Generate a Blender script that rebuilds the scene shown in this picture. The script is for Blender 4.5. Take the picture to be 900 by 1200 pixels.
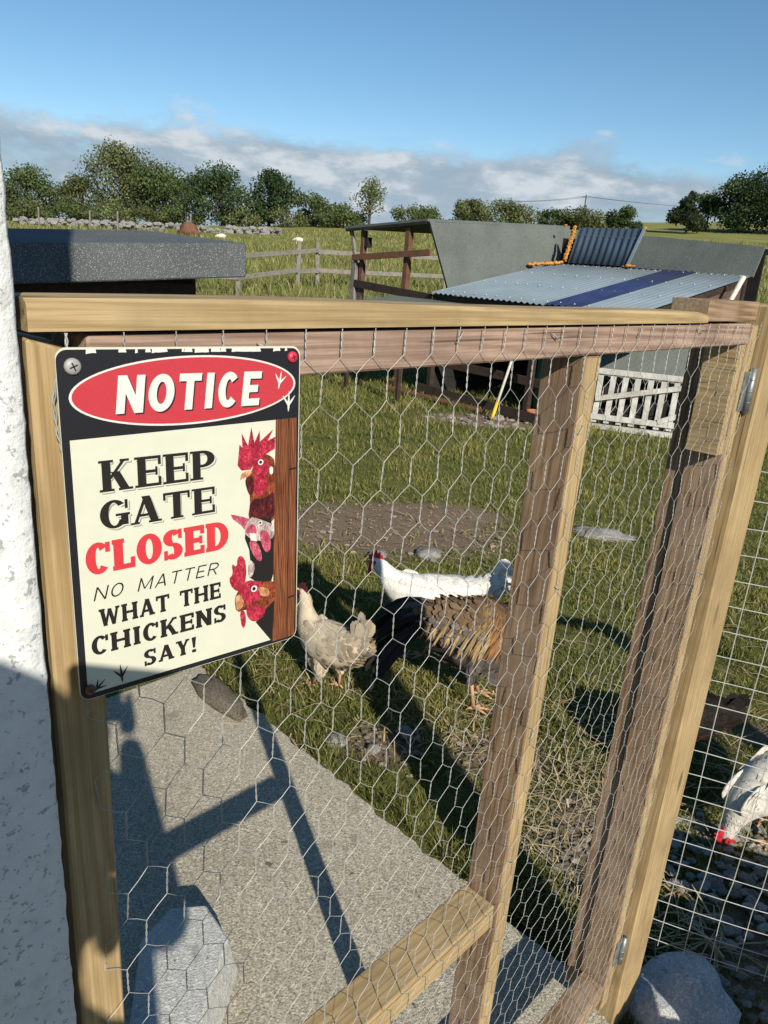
import bpy, bmesh, math, random
import numpy as np
from mathutils import Vector, Matrix, noise
for o in list(bpy.data.objects): bpy.data.objects.remove(o)
SC = bpy.context.scene
COL = SC.collection
RAD = math.radians
rnd = random.Random(7)
rng = np.random.default_rng(11)

# ------------------------------------------------------------------ camera
cam = bpy.data.cameras.new('camera'); camo = bpy.data.objects.new('camera', cam); COL.objects.link(camo)
R = ((0.99728, 0.07373, 0.0), (0.02353, -0.31833, 0.94769), (0.06987, -0.94511, -0.3192))   # camera axes (right, down, forward) in the world
EYE = 1.45
camo.matrix_world = Matrix(((R[0][0], -R[0][1], -R[0][2], 0), (R[1][0], -R[1][1], -R[1][2], 0), (R[2][0], -R[2][1], -R[2][2], EYE), (0, 0, 0, 1)))
cam.sensor_fit = 'VERTICAL'; cam.sensor_height = 36.0; cam.lens = 26.04
cam.clip_start = 0.02; cam.clip_end = 3000
SC.camera = camo

# ------------------------------------------------------------------ light
SUN_EL, SUN_AZ = 31.0, 157.5            # elevation, heading of the sun from +Y clockwise
w = bpy.data.worlds.new('World'); SC.world = w; w.use_nodes = True
def build_world():
    nt = w.node_tree; nt.nodes.clear(); N = nt.nodes.new; L = nt.links.new
    out = N('ShaderNodeOutputWorld'); bg = N('ShaderNodeBackground'); bg.inputs[1].default_value = 0.09
    sky = N('ShaderNodeTexSky'); sky.sky_type = 'NISHITA'; sky.sun_disc = False
    sky.sun_elevation = RAD(SUN_EL); sky.sun_rotation = RAD(SUN_AZ); sky.altitude = 0; sky.air_density = 0.85; sky.dust_density = 0.1; sky.ozone_density = 1.6
    tc = N('ShaderNodeTexCoord'); sep = N('ShaderNodeSeparateXYZ'); L(tc.outputs['Generated'], sep.inputs[0])
    def noise_(scale, zs, det, off):
        mp = N('ShaderNodeMapping'); mp.inputs['Scale'].default_value = (1, 1, zs); mp.inputs['Location'].default_value = (off, off * .7, 0)
        L(tc.outputs['Generated'], mp.inputs[0])
        n = N('ShaderNodeTexNoise'); n.inputs['Scale'].default_value = scale; n.inputs['Detail'].default_value = det; n.inputs['Roughness'].default_value = .58
        L(mp.outputs[0], n.inputs['Vector']); return n
    def math_(op, a, b=None, c=None):
        m = N('ShaderNodeMath'); m.operation = op
        for i, v in enumerate((a, b, c)):
            if v is None: continue
            if isinstance(v, (int, float)): m.inputs[i].default_value = v
            else: L(v, m.inputs[i])
        return m.outputs[0]
    def mr(v, a, b, c=0., d=1.):
        m = N('ShaderNodeMapRange'); m.interpolation_type = 'SMOOTHSTEP'; L(v, m.inputs[0])
        for i, q in enumerate((a, b, c, d)): m.inputs[i + 1].default_value = q
        return m.outputs[0]
    big = noise_(4.2, 2.4, 8, 3.1); puff = noise_(11.0, 2.6, 9, 8.4); wisp = noise_(3.0, 7, 6, 1.2)
    # cloud bank: a low layer all round the horizon, its top at about nine degrees
    top = math_('ADD', math_('MULTIPLY_ADD', big.outputs[0], .10, .045), math_('MULTIPLY', puff.outputs[0], .085))
    d = math_('SUBTRACT', top, sep.outputs['Z'])
    bank = mr(d, -.006, .022)
    bank = math_('MULTIPLY', bank, mr(puff.outputs[0], .22, .55, .62, 1.0))
    wi = math_('MULTIPLY', mr(wisp.outputs[0], .56, .78, 0, .22), mr(sep.outputs['Z'], .45, .1))
    mask = math_('MAXIMUM', bank, wi)
    ramp = N('ShaderNodeValToRGB'); e = ramp.color_ramp.elements
    e[0].position = .43; e[0].color = (.245, .315, .385, 1); e[1].position = .63; e[1].color = (.50, .545, .585, 1)
    m_ = e.new(.52); m_.color = (.31, .385, .455, 1)
    L(puff.outputs[0], ramp.inputs[0])
    cb = N('ShaderNodeBackground'); cb.inputs[1].default_value = 1.0; L(ramp.outputs[0], cb.inputs[0])
    mix = N('ShaderNodeMixShader'); L(mask, mix.inputs[0]); hs = N('ShaderNodeHueSaturation'); hs.inputs['Saturation'].default_value = 1.17; hs.inputs['Hue'].default_value = .492; L(sky.outputs[0], hs.inputs['Color']); L(hs.outputs[0], bg.inputs[0]); L(bg.outputs[0], mix.inputs[1]); L(cb.outputs[0], mix.inputs[2])
    L(mix.outputs[0], out.inputs[0])
build_world()
sl = bpy.data.lights.new('sun', 'SUN'); sl.energy = 5.0; sl.angle = RAD(0.53); sl.color = (1, .925, .79)
so = bpy.data.objects.new('sun', sl); COL.objects.link(so)
sv = Vector((math.sin(RAD(SUN_AZ)) * math.cos(RAD(SUN_EL)), math.cos(RAD(SUN_AZ)) * math.cos(RAD(SUN_EL)), math.sin(RAD(SUN_EL))))
so.rotation_euler = sv.to_track_quat('Z', 'Y').to_euler(); so.location = (6, -12, 12)
SC.view_settings.view_transform = 'Standard'; SC.view_settings.look = 'None'
SC.view_settings.exposure = 0.36; SC.view_settings.gamma = 1.0; SC.view_settings.use_curve_mapping = False
SC.render.engine = 'CYCLES'

# ------------------------------------------------------------------ helpers
def tag(o, label=None, cat=None, group=None, kind=None):
    if label: o['label'] = label
    if cat: o['category'] = cat
    if group: o['group'] = group
    if kind: o['kind'] = kind
    return o
def link(name, me, mat=None, parent=None, smooth=False):
    o = bpy.data.objects.new(name, me); COL.objects.link(o)
    if mat is not None:
        for m in (mat if isinstance(mat, (list, tuple)) else [mat]): me.materials.append(m)
    if parent: o.parent = parent
    if smooth: me.polygons.foreach_set('use_smooth', [True] * len(me.polygons))
    return o
def empty(name, loc=(0, 0, 0), rz=0, rot=None):
    o = bpy.data.objects.new(name, None); COL.objects.link(o); o.location = loc
    o.rotation_euler = rot if rot else (0, 0, rz); o.empty_display_size = .1
    return o
def from_bm(name, bm, mat, parent=None, smooth=False):
    me = bpy.data.meshes.new(name); bm.normal_update(); bm.to_mesh(me); bm.free()
    return link(name, me, mat, parent, smooth)
def pyd(name, v, f, mat, parent=None, smooth=False):
    me = bpy.data.meshes.new(name); me.from_pydata([tuple(p) for p in v], [], f); me.update()
    return link(name, me, mat, parent, smooth)
def box_bm(lo, hi, bev=0., jit=0., seg=1):
    bm = bmesh.new(); bmesh.ops.create_cube(bm, size=1)
    for v in bm.verts:
        for k in range(3): v.co[k] = lo[k] + (v.co[k] + .5) * (hi[k] - lo[k]) + (rnd.uniform(-jit, jit) if jit else 0)
    if bev: bmesh.ops.bevel(bm, geom=list(bm.edges), offset=bev, segments=seg, profile=.6, affect='EDGES')
    return bm
def box(name, lo, hi, mat, parent=None, bev=0., jit=0.):
    return from_bm(name, box_bm(lo, hi, bev, jit), mat, parent)
def hexa(name, c8, mat, parent=None, bev=0.):
    """box from 8 corners: bottom 4 then top 4, both counter-clockwise"""
    bm = bmesh.new(); v = [bm.verts.new(p) for p in c8]
    for f in ((3, 2, 1, 0), (4, 5, 6, 7), (0, 1, 5, 4), (1, 2, 6, 5), (2, 3, 7, 6), (3, 0, 4, 7)): bm.faces.new([v[i] for i in f])
    bmesh.ops.recalc_face_normals(bm, faces=bm.faces)
    if bev: bmesh.ops.bevel(bm, geom=list(bm.edges), offset=bev, segments=1, affect='EDGES')
    return from_bm(name, bm, mat, parent)
def slab4(name, q, th, mat, parent=None):
    """thick sheet from a quad, thickness along minus its normal"""
    q = [Vector(p) for p in q]; n = (q[1] - q[0]).cross(q[3] - q[0]).normalized()
    b = [p - n * th for p in q]
    return hexa(name, b + q, mat, parent)
def beam(name, p, q, wd, ht, mat, parent=None, bev=.002, up=(0, 0, 1), jit=0.):
    p, q = Vector(p), Vector(q); d = (q - p).normalized(); s = d.cross(Vector(up))
    if s.length < 1e-4: s = d.cross(Vector((1, 0, 0)))
    s.normalize(); t = s.cross(d); c = []
    for e in (p, q):
        for a, b in ((-1, -1), (1, -1), (1, 1), (-1, 1)): c.append(e + s * (a * wd / 2) + t * (b * ht / 2) + Vector((rnd.uniform(-jit, jit), rnd.uniform(-jit, jit), rnd.uniform(-jit, jit))))
    return hexa(name, c, mat, parent, bev)
def tube_geo(pts, rads, sides=6, cap=True):
    pts = [Vector(p) for p in pts]; n = len(pts); V = []; F = []
    if not hasattr(rads, '__len__'): rads = [rads] * n
    prev = None
    for i, p in enumerate(pts):
        t = (pts[min(i + 1, n - 1)] - pts[max(i - 1, 0)]).normalized()
        a = prev if prev is not None else (Vector((0, 0, 1)) if abs(t.z) < .9 else Vector((1, 0, 0)))
        a = (a - t * a.dot(t)).normalized(); prev = a; b = t.cross(a)
        for k in range(sides):
            an = 2 * math.pi * k / sides; V.append(p + (a * math.cos(an) + b * math.sin(an)) * rads[i])
    for i in range(n - 1):
        for k in range(sides):
            k2 = (k + 1) % sides; F.append((i * sides + k, i * sides + k2, (i + 1) * sides + k2, (i + 1) * sides + k))
    if cap: F.append(tuple(range(sides))[::-1]); F.append(tuple((n - 1) * sides + k for k in range(sides)))
    return V, F
class Geo:
    def __init__(s): s.v = []; s.f = []; s.m = []; s.c = []
    def add(s, V, F, m=0, c=None):
        o = len(s.v); s.v += [tuple(p) for p in V]; s.f += [tuple(i + o for i in f) for f in F]; s.m += [m] * len(F)
        s.c += [c if c else (1, 1, 1)] * len(V)
    def tube(s, pts, r, sides=6, m=0, c=None): s.add(*tube_geo(pts, r, sides), m=m, c=c)
    def build(s, name, mats, parent=None, smooth=False, colour=False):
        me = bpy.data.meshes.new(name); me.from_pydata(s.v, [], s.f); me.update()
        o = link(name, me, mats, parent, smooth)
        if any(s.m): me.polygons.foreach_set('material_index', s.m)
        if colour:
            a = me.color_attributes.new('Col', 'FLOAT_COLOR', 'POINT')
            a.data.foreach_set('color', np.c_[np.array(s.c, dtype=np.float32), np.ones(len(s.v), np.float32)].ravel())
        return o
def np_mesh(name, V, nper, faces, colour, mat, parent=None):
    """many copies of a small fan of faces: V (n,nper,3), faces list of index tuples of one length, colour (n,3)"""
    n = len(V); me = bpy.data.meshes.new(name); fl = len(faces[0])
    me.vertices.add(n * nper); me.vertices.foreach_set('co', V.astype(np.float32).ravel())
    idx = (np.arange(n)[:, None, None] * nper + np.array(faces)[None]).reshape(-1)
    me.loops.add(len(idx)); me.loops.foreach_set('vertex_index', idx.astype(np.int32))
    nf = n * len(faces); me.polygons.add(nf); me.polygons.foreach_set('loop_start', (np.arange(nf) * fl).astype(np.int32))
    me.update(calc_edges=True)
    a = me.color_attributes.new('Col', 'FLOAT_COLOR', 'POINT')
    cc = np.repeat(np.c_[colour, np.ones(n)], nper, axis=0); a.data.foreach_set('color', cc.astype(np.float32).ravel())
    return link(name, me, mat, parent)

# ------------------------------------------------------------------ materials
class MT:
    def __init__(s, name):
        s.m = bpy.data.materials.new(name); s.m.use_nodes = True; s.nt = s.m.node_tree; s.b = s.nt.nodes['Principled BSDF']
        s.tc = s.nt.nodes.new('ShaderNodeTexCoord')
    def n(s, t): return s.nt.nodes.new(t)
    def l(s, a, b): s.nt.links.new(a, b)
    def map(s, scale=(1, 1, 1), loc=(0, 0, 0), src='Object'):
        m = s.n('ShaderNodeMapping'); m.inputs['Scale'].default_value = scale; m.inputs['Location'].default_value = loc; s.l(s.tc.outputs[src], m.inputs[0]); return m.outputs[0]
    def noise(s, scale, det=5, rough=.55, vec=None, dist=0.):
        n = s.n('ShaderNodeTexNoise'); n.inputs['Scale'].default_value = scale; n.inputs['Detail'].default_value = det; n.inputs['Roughness'].default_value = rough; n.inputs['Distortion'].default_value = dist
        s.l(vec if vec is not None else s.tc.outputs['Object'], n.inputs['Vector']); return n.outputs[0]
    def vor(s, scale, vec=None, out='Distance', feat='F1'):
        n = s.n('ShaderNodeTexVoronoi'); n.inputs['Scale'].default_value = scale; n.feature = feat
        s.l(vec if vec is not None else s.tc.outputs['Object'], n.inputs['Vector']); return n.outputs[out]
    def ramp(s, fac, stops):
        r = s.n('ShaderNodeValToRGB'); e = r.color_ramp.elements
        e[0].position, e[0].color = stops[0][0], (*stops[0][1], 1); e[1].position, e[1].color = stops[-1][0], (*stops[-1][1], 1)
        for p, c in stops[1:-1]: q = e.new(p); q.color = (*c, 1)
        s.l(fac, r.inputs[0]); return r.outputs[0]
    def mix(s, fac, a, b, mode='MIX'):
        m = s.n('ShaderNodeMix'); m.data_type = 'RGBA'; m.blend_type = mode
        for i, v in ((0, fac), (6, a), (7, b)):
            if isinstance(v, (int, float)): m.inputs[i].default_value = v
            elif isinstance(v, tuple): m.inputs[i].default_value = (*v, 1)
            else: s.l(v, m.inputs[i])
        return m.outputs[2]
    def mr(s, v, a, b, c=0., d=1.):
        m = s.n('ShaderNodeMapRange'); m.interpolation_type = 'SMOOTHSTEP'; s.l(v, m.inputs[0])
        for i, q in enumerate((a, b, c, d)): m.inputs[i + 1].default_value = q
        return m.outputs[0]
    def attr(s, name='Col'):
        a = s.n('ShaderNodeAttribute'); a.attribute_name = name; return a.outputs['Color']
    def color(s, c):
        if isinstance(c, tuple): s.b.inputs['Base Color'].default_value = (*c, 1)
        else: s.l(c, s.b.inputs['Base Color'])
        return s
    def rough(s, r):
        if isinstance(r, (int, float)): s.b.inputs['Roughness'].default_value = r
        else: s.l(r, s.b.inputs['Roughness'])
        return s
    def bump(s, h, strength=.4, dist=.004):
        b = s.n('ShaderNodeBump'); b.inputs['Strength'].default_value = strength; b.inputs['Distance'].default_value = dist
        s.l(h, b.inputs['Height']); s.l(b.outputs[0], s.b.inputs['Normal']); return s
    def metal(s, v): s.b.inputs['Metallic'].default_value = v; return s
    def spec(s, v): s.b.inputs['Specular IOR Level'].default_value = v; return s

def mottled(name, stops, scale=8, rough=.8, bump=.3, bdist=.004, det=6, metal=0., bscale=None, spec=.35):
    t = MT(name); n = t.noise(scale, det); t.color(t.ramp(n, stops)).rough(rough).metal(metal).spec(spec)
    if bump: t.bump(t.noise(bscale or scale * 4, 5), bump, bdist)
    return t.m
def wood(name, c0, c1, c2, axis='x', scale=1., knots=True, rough=.75, bump=.35, weather=None, off=(0, 0, 0)):
    t = MT(name); k = {'x': (1.5, 38, 38), 'y': (38, 1.5, 38), 'z': (38, 38, 1.5)}[axis]
    k2 = {'x': (9, 620, 620), 'y': (620, 9, 620), 'z': (620, 620, 9)}[axis]
    v = t.map(tuple(q * scale for q in k), off); g = t.noise(2.2, 6, .6, v, .8)
    v2 = t.map(tuple(q * scale for q in k2), off); fine = t.noise(1.0, 4, .6, v2)
    wv = t.n('ShaderNodeTexWave'); wv.wave_type = 'BANDS'; wv.bands_direction = 'DIAGONAL'; wv.inputs['Scale'].default_value = 1.9; wv.inputs['Distortion'].default_value = 9; wv.inputs['Detail'].default_value = 3; wv.inputs['Detail Scale'].default_value = .8
    t.l(v, wv.inputs['Vector'])
    f = t.mix(.35, g, wv.outputs[0]); c = t.ramp(f, [(.25, c0), (.5, c1), (.78, c2)])
    c = t.mix(t.mr(fine, .36, .56, .38, 0), c, tuple(q * .55 for q in c0))
    if knots:
        kv = t.map({'x': (7, 22, 22), 'y': (22, 7, 22), 'z': (22, 22, 7)}[axis], (3.1 + off[0], 1.7 + off[1], .4)); d = t.vor(.8, kv)
        c = t.mix(t.mr(d, .07, .19, .85, 0), c, tuple(q * .35 for q in c0))
    if weather: c = t.mix(t.mr(t.noise(7, 4), .4, .68), c, weather)
    dirt = t.noise(28, 4); c = t.mix(t.mr(dirt, .6, .8, 0, .35), c, tuple(q * .5 for q in c0))
    bl = t.noise(11, 5, .6, t.map((1, 1, 1), (5.1 + off[0], 2.7, .9))); c = t.mix(t.mr(bl, .42, .70, 0, .55), c, (c0[0] * .75, c0[1] * .78, c0[2] * .85))
    k3 = {'x': (2.5, 150, 150), 'y': (150, 2.5, 150), 'z': (150, 150, 2.5)}[axis]; cr = t.noise(1., 3, .5, t.map(k3, (1.9, .6 + off[1], 3.3))); c = t.mix(t.mr(cr, .655, .70, 0, .75), c, tuple(q * .25 for q in c0))
    t.color(c).rough(rough).spec(.25); h = t.mix(.5, fine, g); t.bump(h, bump, .0015)
    return t.m
M = {}
NEWW = ((.29, .20, .095), (.37, .27, .138), (.43, .325, .18))
OLDW = ((.155, .095, .052), (.265, .172, .10), (.345, .24, .148))
for ax in 'xyz':
    M['new_' + ax] = wood('treated_pine_' + ax, *NEWW, axis=ax, bump=.5)
    M['old_' + ax] = wood('weathered_pine_' + ax, *OLDW, axis=ax, weather=(.285, .205, .14), bump=.6, off=(2.3, 1.1, .7))
M['pink_x'] = wood('pinkish_sawn_pine', (.21, .135, .10), (.32, .22, .165), (.40, .29, .225), axis='x', knots=False, bump=.7)
M['grey_x'] = wood('silvered_wood_x', (.13, .115, .10), (.24, .22, .19), (.34, .31, .27), axis='x', off=(4, 2, 1))
M['grey_z'] = wood('silvered_wood_z', (.13, .115, .10), (.24, .22, .19), (.34, .31, .27), axis='z', off=(1, 2, 1))
M['dark_x'] = wood('dark_stained_wood_x', (.022, .015, .011), (.045, .030, .022), (.075, .05, .036), axis='x')
M['red_x'] = wood('red_brown_wood_x', (.10, .045, .025), (.17, .08, .045), (.23, .12, .07), axis='x')
M['red_z'] = wood('red_brown_wood_z', (.10, .045, .025), (.15, .075, .045), (.20, .11, .07), axis='z')
M['paintw'] = wood('white_painted_wood', (.42, .41, .37), (.58, .57, .53), (.66, .65, .61), axis='z', knots=False, weather=(.36, .34, .29))
def endgrain():
    t = MT('sawn_end_grain'); n = t.noise(260, 4, .7); r = t.noise(30, 3)
    t.color(t.mix(t.mr(r, .35, .7), t.ramp(n, [(.3, (.10, .07, .045)), (.5, (.27, .20, .13)), (.7, (.42, .33, .22))]), (.22, .16, .10), 'MULTIPLY' if 0 else 'MIX')).rough(.9).bump(n, .5, .001); return t.m
M['end'] = endgrain()
M['galv'] = mottled('galvanised_wire', [(.3, (.25, .255, .25)), (.7, (.41, .415, .40))], 60, .6, 0, metal=.25, spec=.4)
M['hinge'] = mottled('galvanised_steel', [(.3, (.16, .18, .19)), (.7, (.34, .36, .37))], 90, .5, .2, .0005, metal=.7)
M['mesh'] = mottled('welded_mesh_wire', [(.3, (.36, .37, .36)), (.7, (.54, .55, .53))], 40, .6, 0, metal=.25)

def wall_mat():
    t = MT('white_masonry_paint'); a = t.noise(70, 6, .65); lump = t.noise(22, 5)
    c = t.ramp(a, [(.25, (.50, .515, .515)), (.45, (.62, .635, .635)), (.75, (.67, .685, .685))])
    pit = t.noise(230, 3, .6, t.map((1, 1, 1), (.3, .2, .1))); pit2 = t.noise(90, 4, .65, t.map((1, 1, 1), (4.3, 2.2, .1)))
    c = t.mix(t.mr(pit, .59, .65, 0, .7), c, (.22, .235, .24)); c = t.mix(t.mr(pit2, .675, .72, 0, .8), c, (.20, .215, .22))
    flake = t.noise(15, 4, .5, t.map((1, 1, 1), (7.3, 1.2, 4.6)))
    c = t.mix(t.mr(flake, .665, .69, 0, .9), c, t.ramp(a, [(.3, (.10, .11, .11)), (.7, (.24, .25, .25))]))
    t.color(c).rough(.85).spec(.2); t.bump(t.mix(.35, a, pit), .8, .003); return t.m
M['wall'] = wall_mat()
def concrete(name, c0, c1, c2, sc=1., agg=1., dk=.8):
    t = MT(name); big = t.noise(3.1 * sc, 6, .6); sand = t.noise(210 * agg, 5, .75); fleck = t.noise(105 * agg, 4, .75); cell = t.vor(150 * agg, None, 'Color')
    c = t.ramp(big, [(.3, c0), (.5, c1), (.72, c2)])
    c = t.mix(t.mr(cell, .2, .8, .0, .30), c, tuple(q * 1.3 for q in c2))
    c = t.mix(t.mr(sand, .36, .58, dk, 0), c, tuple(q * .38 for q in c0))
    c = t.mix(t.mr(fleck, .56, .68, 0, .7), c, tuple(min(1, q * 1.5) for q in c2))
    st = t.noise(9 * sc, 4, .6, t.map((1, 1, 1), (3, 5, 2))); c = t.mix(t.mr(st, .60, .72, 0, .55), c, tuple(q * .55 for q in c0))
    dr = t.noise(24 * sc, 3, .5, t.map((1, 1, 1), (9, 1, 2))); c = t.mix(t.mr(dr, .70, .74, 0, .75), c, (.07, .06, .045))
    t.color(c).rough(.93).spec(.2); t.bump(t.mix(.5, sand, fleck), 1.0, .006); return t.m
M['conc'] = concrete('exposed_aggregate_concrete', (.39, .35, .27), (.485, .44, .345), (.55, .505, .405))
M['block'] = concrete('pale_concrete_block', (.42, .42, .395), (.52, .52, .49), (.58, .58, .555), 2, 1., .3)
M['stone'] = concrete('grey_field_stone', (.17, .165, .155), (.26, .25, .235), (.36, .35, .33), 5)
M['pstone'] = concrete('whitewashed_stone', (.34, .36, .365), (.55, .565, .57), (.68, .69, .69), 4, 1., .4)
def felt(name, c0, c1, spec_amt, spk=320):
    t = MT(name); n = t.noise(3.5, 5); s = t.noise(spk, 3, .7); wr = t.noise(7, 3, .5, t.map((1, 3, 1)))
    c = t.ramp(n, [(.3, c0), (.7, c1)]); c = t.mix(t.mr(s, .56, .66, 0, spec_amt), c, (.52, .55, .55)); c = t.mix(t.mr(s, .44, .34, 0, .5), c, tuple(q * .4 for q in c0))
    t.color(c).rough(.9).spec(.25); t.bump(t.mix(.6, s, wr), .6, .006); return t.m
M['felt'] = felt('grey_green_roofing_felt', (.098, .112, .104), (.128, .144, .133), .06, 60)
M['feltdk'] = felt('slate_mineral_felt', (.062, .070, .074), (.085, .094, .097), .55, 230)
M['steel'] = mottled('pale_blue_grey_steel_sheet', [(.3, (.155, .20, .235)), (.7, (.205, .255, .295))], 2.5, .42, .08, .002, spec=.4)
M['steeldk'] = mottled('slate_blue_steel_sheet', [(.3, (.035, .055, .085)), (.7, (.055, .08, .115))], 3, .38, .08, .002, spec=.45)
M['bluepl'] = mottled('blue_corrugated_plastic', [(.3, (.018, .028, .085)), (.7, (.032, .046, .12))], 3, .3, .1, .002, spec=.5)
M['foam'] = mottled('orange_expanding_foam', [(.3, (.48, .20, .035)), (.7, (.68, .34, .09))], 30, .8, .8, .02)
M['darkin'] = mottled('near_black_board', [(.3, (.010, .010, .010)), (.7, (.022, .020, .018))], 8, .95, .2)  # near-black: the dark under the coop roof is put into the board colour
M['green'] = mottled('green_plastic', [(.3, (.012, .06, .035)), (.7, (.02, .085, .05))], 5, .45, 0)
M['terra'] = mottled('terracotta', [(.3, (.30, .11, .05)), (.7, (.42, .17, .08))], 14, .85, .2)
M['yellow'] = mottled('yellow_plastic_grip', [(.3, (.62, .40, .03)), (.7, (.72, .48, .05))], 20, .5, 0)
M['polew'] = mottled('pale_ash_handle', [(.3, (.48, .45, .39)), (.7, (.62, .58, .50))], 30, .6, .1)
M['brick'] = mottled('brown_board', [(.3, (.075, .045, .032)), (.7, (.13, .08, .055))], 12, .9, .3)
def leafmat(name, trans=.35):
    t = MT(name); c = t.attr(); t.color(c).rough(.6).spec(.25)
    tr = t.n('ShaderNodeBsdfTranslucent'); t.l(c, tr.inputs[0]); mx = t.n('ShaderNodeMixShader'); mx.inputs[0].default_value = trans
    out = t.nt.nodes['Material Output']; t.l(t.b.outputs[0], mx.inputs[1]); t.l(tr.outputs[0], mx.inputs[2]); t.l(mx.outputs[0], out.inputs[0]); return t.m
M['leaf'] = leafmat('tree_leaves'); M['grass'] = leafmat('grass_blades', .3)
M['bark'] = mottled('bark', [(.3, (.045, .036, .028)), (.7, (.10, .08, .062))], 6, .9, .6, .03)
def colmat(name, rough=.8):
    t = MT(name); c = t.attr(); n = t.noise(140, 4); c = t.mix(t.mr(n, .4, .62, .13, 0), c, (.0, .0, .0)); t.color(c).rough(rough).spec(.2); t.bump(n, .25, .002); return t.m
M['feather'] = colmat('feathers'); M['straw'] = colmat('straw', .7); M['pebble'] = colmat('pebbles', .9)

# ------------------------------------------------------------------ ground
def ss(a, b, x):
    t = np.clip((x - a) / (b - a), 0, 1); return t * t * (3 - 2 * t)
def terr(x, y):
    x = np.asarray(x, float); y = np.asarray(y, float)
    yy = np.where(y < 120, y, 120 + (1 - np.exp(-(np.maximum(y, 120) - 120) / 40)) * 15)
    return ss(9, 20, y) * (.063 * (yy - 9) + .00068 * np.clip(x, -90, 90) * (yy - 9))
SLAB = [(.47, 1.225), (-.62, 2.335), (-2.2, .75), (-1.6, -1.6), (1.4, -1.6), (1.2, .15), (.80, .62)]   # concrete outline
def in_poly(px, py, poly):
    r = np.zeros(px.shape, bool); n = len(poly)
    for i in range(n):
        x0, y0 = poly[i]; x1, y1 = poly[(i + 1) % n]
        c = ((y0 > py) != (y1 > py)) & (px < (x1 - x0) * (py - y0) / (y1 - y0 + 1e-12) + x0); r ^= c
    return r
BARE = [(-.05, 4.0, .78, .42), (.30, 4.35, .5, .2), (1.0, 7.4, .75, .32), (.66, 1.62, .17, .20), (1.25, 1.25, .42, .34), (1.75, 2.2, .5, .12), (.42, 1.98, .16, .14), (.05, 2.0, .12, .10)]
def bare(x, y):
    r = np.zeros(np.shape(x))
    for cx, cy, a, b in BARE: r = np.maximum(r, 1.25 - np.hypot((x - cx) / a, (y - cy) / b))
    return np.clip(r * 2.2, 0, 1)
def ground_mat():
    t = MT('turf_and_soil'); pos = t.n('ShaderNodeNewGeometry').outputs['Position']
    sep = t.n('ShaderNodeSeparateXYZ'); t.l(pos, sep.inputs[0])
    a = t.noise(1.4, 6, .6, pos); b = t.noise(18, 5, .6, pos); fine = t.noise(120, 4, .7, pos)
    near = t.ramp(b, [(.3, (.075, .065, .028)), (.5, (.11, .115, .034)), (.7, (.14, .145, .042))])
    soil = t.ramp(fine, [(.3, (.10, .072, .05)), (.5, (.18, .135, .095)), (.72, (.27, .215, .16))])
    far = t.ramp(t.noise(.35, 6, .65, pos), [(.3, (.14, .15, .042)), (.5, (.19, .195, .06)), (.7, (.25, .235, .085))])
    at = t.n('ShaderNodeAttribute'); at.attribute_name = 'Col'
    c = t.mix(at.outputs['Fac'], near, soil); c = t.mix(t.mr(sep.outputs['Y'], 11, 22), c, far)
    t.color(c).rough(.95).spec(.1); t.bump(t.mix(.5, b, fine), .8, .02); return t.m
def build_ground():
    xs = np.unique(np.round(np.concatenate([np.linspace(-400, -12, 30), np.linspace(-12, -2.5, 24), np.linspace(-2.5, 3.5, 121), np.linspace(3.5, 14, 24), np.linspace(14, 400, 30)]), 4))
    ys = np.unique(np.round(np.concatenate([np.linspace(-60, -2, 12), np.linspace(-2, .8, 8), np.linspace(.8, 5.2, 89), np.linspace(5.2, 12, 34), np.linspace(12, 140, 66), np.linspace(140, 700, 20)]), 4))
    X, Y = np.meshgrid(xs, ys); Z = terr(X, Y)
    for i in range(X.shape[0]):
        for j in range(X.shape[1]):
            x, y = X[i, j], Y[i, j]
            if .8 < y < 9 and abs(x) < 9: Z[i, j] += .014 * noise.noise((x * 3.1, y * 3.1, 0)) - .004
            elif y > 20: Z[i, j] += .25 * noise.noise((x * .07, y * .07, 2)) * min(1, (y - 20) / 20)
    ins = in_poly(X, Y, [(.50, 1.10), (-.62, 2.22), (-2.2, .65), (-1.6, -1.6), (1.4, -1.6), (1.2, .05), (.80, .52)]); Z[ins] -= .05
    n, m = X.shape; idx = np.arange(n * m).reshape(n, m)
    F = np.stack([idx[:-1, :-1], idx[:-1, 1:], idx[1:, 1:], idx[1:, :-1]], -1).reshape(-1, 4)
    me = bpy.data.meshes.new('ground'); me.from_pydata(np.stack([X, Y, Z], -1).reshape(-1, 3).tolist(), [], F.tolist()); me.update()
    a = me.color_attributes.new('Col', 'FLOAT_COLOR', 'POINT'); b = bare(X, Y).ravel(); a.data.foreach_set('color', np.c_[b, b, b, np.ones_like(b)].astype(np.float32).ravel())
    o = link('ground', me, ground_mat(), None, True); tag(o, kind='structure')
build_ground()
def build_slab():
    bm = bmesh.new(); n = len(SLAB); pts = []
    for i, p in enumerate(SLAB):
        q = SLAB[(i + 1) % n]; k = 44 if i == 0 else 3
        for j in range(k):
            t = j / k; x, y = p[0] + (q[0] - p[0]) * t, p[1] + (q[1] - p[1]) * t
            s = .012 if 0 < j else .0
            pts.append((x + rnd.uniform(-s, s), y + rnd.uniform(-s, s)))
    top = [bm.verts.new((x, y, .035)) for x, y in pts]; bot = [bm.verts.new((x, y, -.12)) for x, y in pts]
    f = bm.faces.new(top); m = len(pts)
    for i in range(m): bm.faces.new((top[i], bot[i], bot[(i + 1) % m], top[(i + 1) % m]))
    bmesh.ops.recalc_face_normals(bm, faces=bm.faces)
    es = [e for e in bm.edges if all(v.co.z > 0 for v in e.verts)]
    bmesh.ops.bevel(bm, geom=es, offset=.008, segments=2, affect='EDGES')
    o = from_bm('concrete_path', bm, M['conc']); tag(o, kind='structure')
build_slab()
SLZ = .035

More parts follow.
